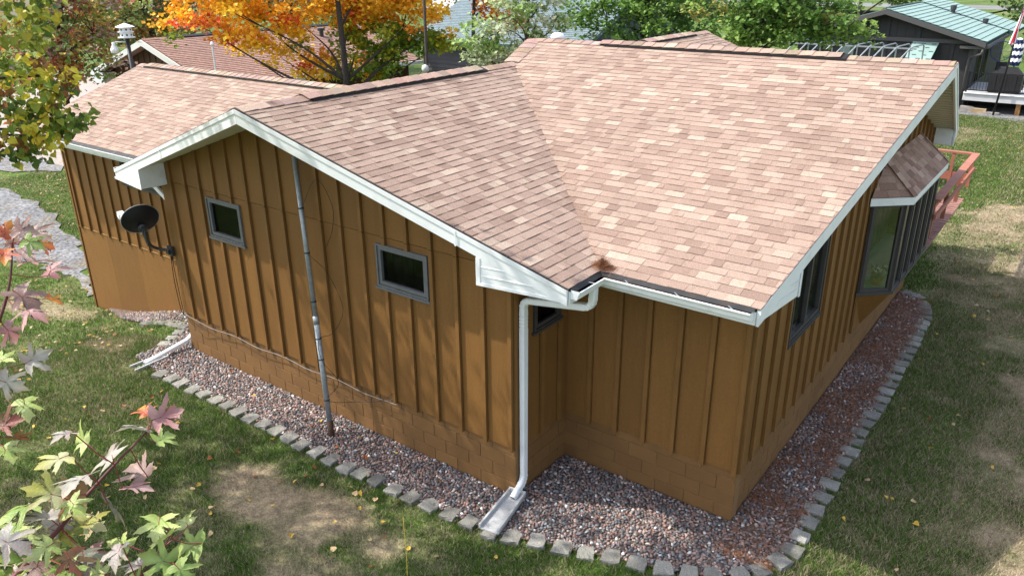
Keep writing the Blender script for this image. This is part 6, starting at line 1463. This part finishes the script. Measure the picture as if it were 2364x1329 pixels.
# grill under its cover
gl = thing('covered_grill', 'barbecue grill under a black fitted cover on the grey deck', 'grill', (-1.15, 34.5, 0.14))
m_ = MB(); m_.add([(-1.85, 34.15, 0.2), (-0.55, 34.15, 0.2), (-0.55, 34.85, 0.2), (-1.85, 34.85, 0.2), (-1.82, 34.2, 0.95), (-0.58, 34.2, 0.95), (-0.58, 34.82, 0.95), (-1.82, 34.82, 0.95), (-1.55, 34.3, 1.25), (-0.85, 34.3, 1.25), (-0.85, 34.75, 1.25), (-1.55, 34.75, 1.25)], [(0, 1, 5, 4), (1, 2, 6, 5), (2, 3, 7, 6), (3, 0, 4, 7), (4, 5, 9, 8), (5, 6, 10, 9), (6, 7, 11, 10), (7, 4, 8, 11), (8, 9, 10, 11), (3, 2, 1, 0)]); m_.build('cover', M['cover'], gl)
m_ = MB()
for x in (-1.6, -1.2, -0.8): m_.prism([(x, 34.149, 0.22), (x + 0.03, 34.13, 0.22), (x + 0.03, 34.175, 0.95), (x, 34.19, 0.95)], (0, 0.01, 0))
m_.build('cover_fold', M['cover'], gl)
tb = thing('patio_table', 'blue grey patio table behind the covered grill', 'table', (0.2, 36.3, 0.14))
m_ = MB(); m_.box((-0.7, 35.7, 0.86), (1.4, 36.9, 0.90)); m_.build('top', M['table'], tb)
for x in (-0.6, 1.3):
    for y in (35.8, 36.8): m_ = MB(); m_.tube([(x, y, 0.14), (x, y, 0.86)], 0.03, 6); m_.build('leg', M['blackmetal'], tb)
ch = thing('patio_chair', 'black patio chair by the wall left of the covered grill', 'chair', (-1.7, 36.5, 0.14))
m_ = MB(); m_.prism([(-1.95, 36.6, 0.60), (-1.45, 36.6, 0.60), (-1.45, 36.72, 1.25), (-1.95, 36.72, 1.25)], (0, 0.04, 0)); m_.build('backrest', M['blackmetal'], ch); m_ = MB(); m_.box((-1.95, 36.1, 0.54), (-1.45, 36.6, 0.59)); m_.build('seat', M['blackmetal'], ch)
for x in (-1.92, -1.48):
    for y in (36.14, 36.58): m_ = MB(); m_.tube([(x, y, 0.14), (x, y, 0.54)], 0.018, 6); m_.build('leg', M['blackmetal'], ch)
# flag on a leaning dark pole
fg = thing('flagpole', 'dark flagpole standing at the deck edge with a limp striped flag', 'flagpole', (-1.33, 33.5, -0.85))
m_ = MB(); m_.tube([(-1.33, 33.5, -1.0), (-1.16, 33.5, 1.6), (-1.03, 33.5, 4.6)], [0.045, 0.04, 0.03], 8); m_.build('pole', M['blackmetal'], fg, smooth=True)
fm = MB(); nC, nR = 26, 40
def fpt(i, j):
    u, v = i / nC, j / nR; x = -1.02 - 0.02 * v + (0.05 + 0.16 * v) * math.sin(u * 9.4) * 0.55 - 0.16 * v * u + 0.10 * (u - 0.3) ; y = 33.42 - 0.10 * math.cos(u * 9.4) * (0.4 + v); return Vector((x - 0.10 * v, y, 4.02 - 1.62 * v - 0.10 * u))
fv = [fpt(i, j) for j in range(nR + 1) for i in range(nC + 1)]
ff, fmi = [], []
for j in range(nR):
    for i in range(nC):
        u, v = (i + 0.5) / nC, (j + 0.5) / nR; ff.append((j * (nC + 1) + i, j * (nC + 1) + i + 1, (j + 1) * (nC + 1) + i + 1, (j + 1) * (nC + 1) + i))
        if v < 0.42 and u < 0.54: fmi.append(2 if (i % 3 == 1 and j % 3 == 1) else 1)
        else: fmi.append(0 if int(u * 13) % 2 == 0 else 2)
fm.v = fv; fm.f = ff; fm.m = fmi; fm.c = [(1, 1, 1)] * len(fv); fm.build('flag', [M['red'], M['navy'], M['cloth']], fg, smooth=True)
# closed navy and white patio umbrella behind the flag
um = thing('patio_umbrella', 'closed navy and white patterned patio umbrella below the flag', 'umbrella', (-1.05, 34.9, 0.14))
m_ = MB(); m_.tube([(-1.05, 34.9, 0.14), (-1.05, 34.9, 2.5)], 0.025, 8); m_.build('pole', M['blackmetal'], um)
m_ = MB(); n_ = 16; prof = [(0.16, 1.30), (0.20, 1.45), (0.19, 1.6), (0.20, 1.75), (0.18, 1.9), (0.19, 2.05), (0.15, 2.2), (0.10, 2.4), (0.02, 2.5)]
for i, (r, z) in enumerate(prof):
    for k in range(n_): q = r * (1 + 0.22 * (k % 2)); m_.v.append((-1.05 + math.cos(2 * math.pi * k / n_) * q, 34.9 + math.sin(2 * math.pi * k / n_) * q, z + 0.06 * (k % 2) * (0 < i < len(prof) - 1))); m_.c.append((1, 1, 1))
for i in range(len(prof) - 1):
    for k in range(n_): m_.f.append((i * n_ + k, i * n_ + (k + 1) % n_, (i + 1) * n_ + (k + 1) % n_, (i + 1) * n_ + k)); m_.m.append(i % 2)
m_.build('canopy', [M['navy'], M['cloth']], um)
# hose reel ring on the wall by the deck
hr = thing('garden_spinner', 'round dark blue wire spinner ring left of the patterned umbrella', 'spinner', (-1.70, 34.3, 0.14))
m_ = MB(); m_.tube([Vector((-1.62 + math.cos(k * math.pi / 14) * 0.42, 34.3, 1.95 + math.sin(k * math.pi / 14) * 0.42)) for k in range(29)], 0.02, 6)
for k in range(0, 6): m_.tube([(-1.62, 34.3, 1.95), (-1.62 + math.cos(k * 1.047) * 0.42, 34.3, 1.95 + math.sin(k * 1.047) * 0.42)], 0.008, 5)
m_.build('ring', M['navy'], hr); m_ = MB(); m_.tube([(-1.62, 34.3, 0.14), (-1.62, 34.3, 1.95)], 0.015, 6); m_.build('stem', M['blackmetal'], hr)
# blocks on the ground under the deck
for (x, y, sx, sz, m__, lab) in ((-2.45, 33.95, 0.28, 0.17, 'stone', 'grey concrete block left of the tan block under the grey deck'), (-1.95, 33.85, 0.30, 0.15, 'tan', 'tan block lying second under the grey deck'), (-1.42, 33.75, 0.30, 0.08, 'stone', 'flat grey paver right of the tan block by the flagpole foot')):
    m_ = MB(); m_.box((x - sx, y - 0.15, -0.80), (x + sx, y + 0.15, -0.78 + sz * 1.6)); m_.v = [(p[0] + random.gauss(0, 0.01), p[1] + random.gauss(0, 0.01), p[2] + random.gauss(0, 0.006)) for p in m_.v]; o = m_.build('garden_block', M[m__]); tag(o, lab, 'block', 'blocks under the grey deck')
sheet('gravel_strip', [(-3.4, 33.2), (-1.0, 32.5), (4, 31.6), (4, 36), (-3.4, 36)], -0.735, M['drive'], label='pale gravel strip under the grey deck')

# metal hoop rack behind the main ridge
rk = thing('hoop_rack', 'row of bent silver tube hoops joined by a long rail behind the right ridge', 'rack', (-7, 30, -0.85))
for i in range(10):
    x = -9.75 + i * 0.545
    for dx_, nm in ((0, 'hoop'),):
        m_ = MB(); m_.tube([(x, 29.3, 1.35), (x + 0.03, 29.4, 1.72), (x + 0.10, 29.55, 1.90), (x + 0.30, 30.0, 2.25), (x + 0.36, 30.15, 2.30), (x + 0.60, 30.9, 2.36), (x + 0.64, 31.0, 2.30), (x + 0.65, 31.0, 1.7), (x + 0.65, 31.0, -0.8)], 0.032, 6); m_.tube([(x, 29.3, 1.36), (x, 29.3, -0.8)], 0.032, 6); m_.build('hoop', M['galv'], rk, smooth=True)
bar('rail', (-10.0, 30.02, 2.24), (-4.3, 30.02, 2.24), 0.03, 0.03, 'galv', rk)
# teal fence far behind the young tree
tf = thing('teal_fence', 'teal board fence far behind the young tree', 'fence', (-33, 40, -1.5))
for i in range(26): m_ = MB(); m_.box((-36 + i * 0.26, 40, -2), (-36 + i * 0.26 + 0.23, 40.05, 0.35)); m_.build('board', M['teal'], tf)
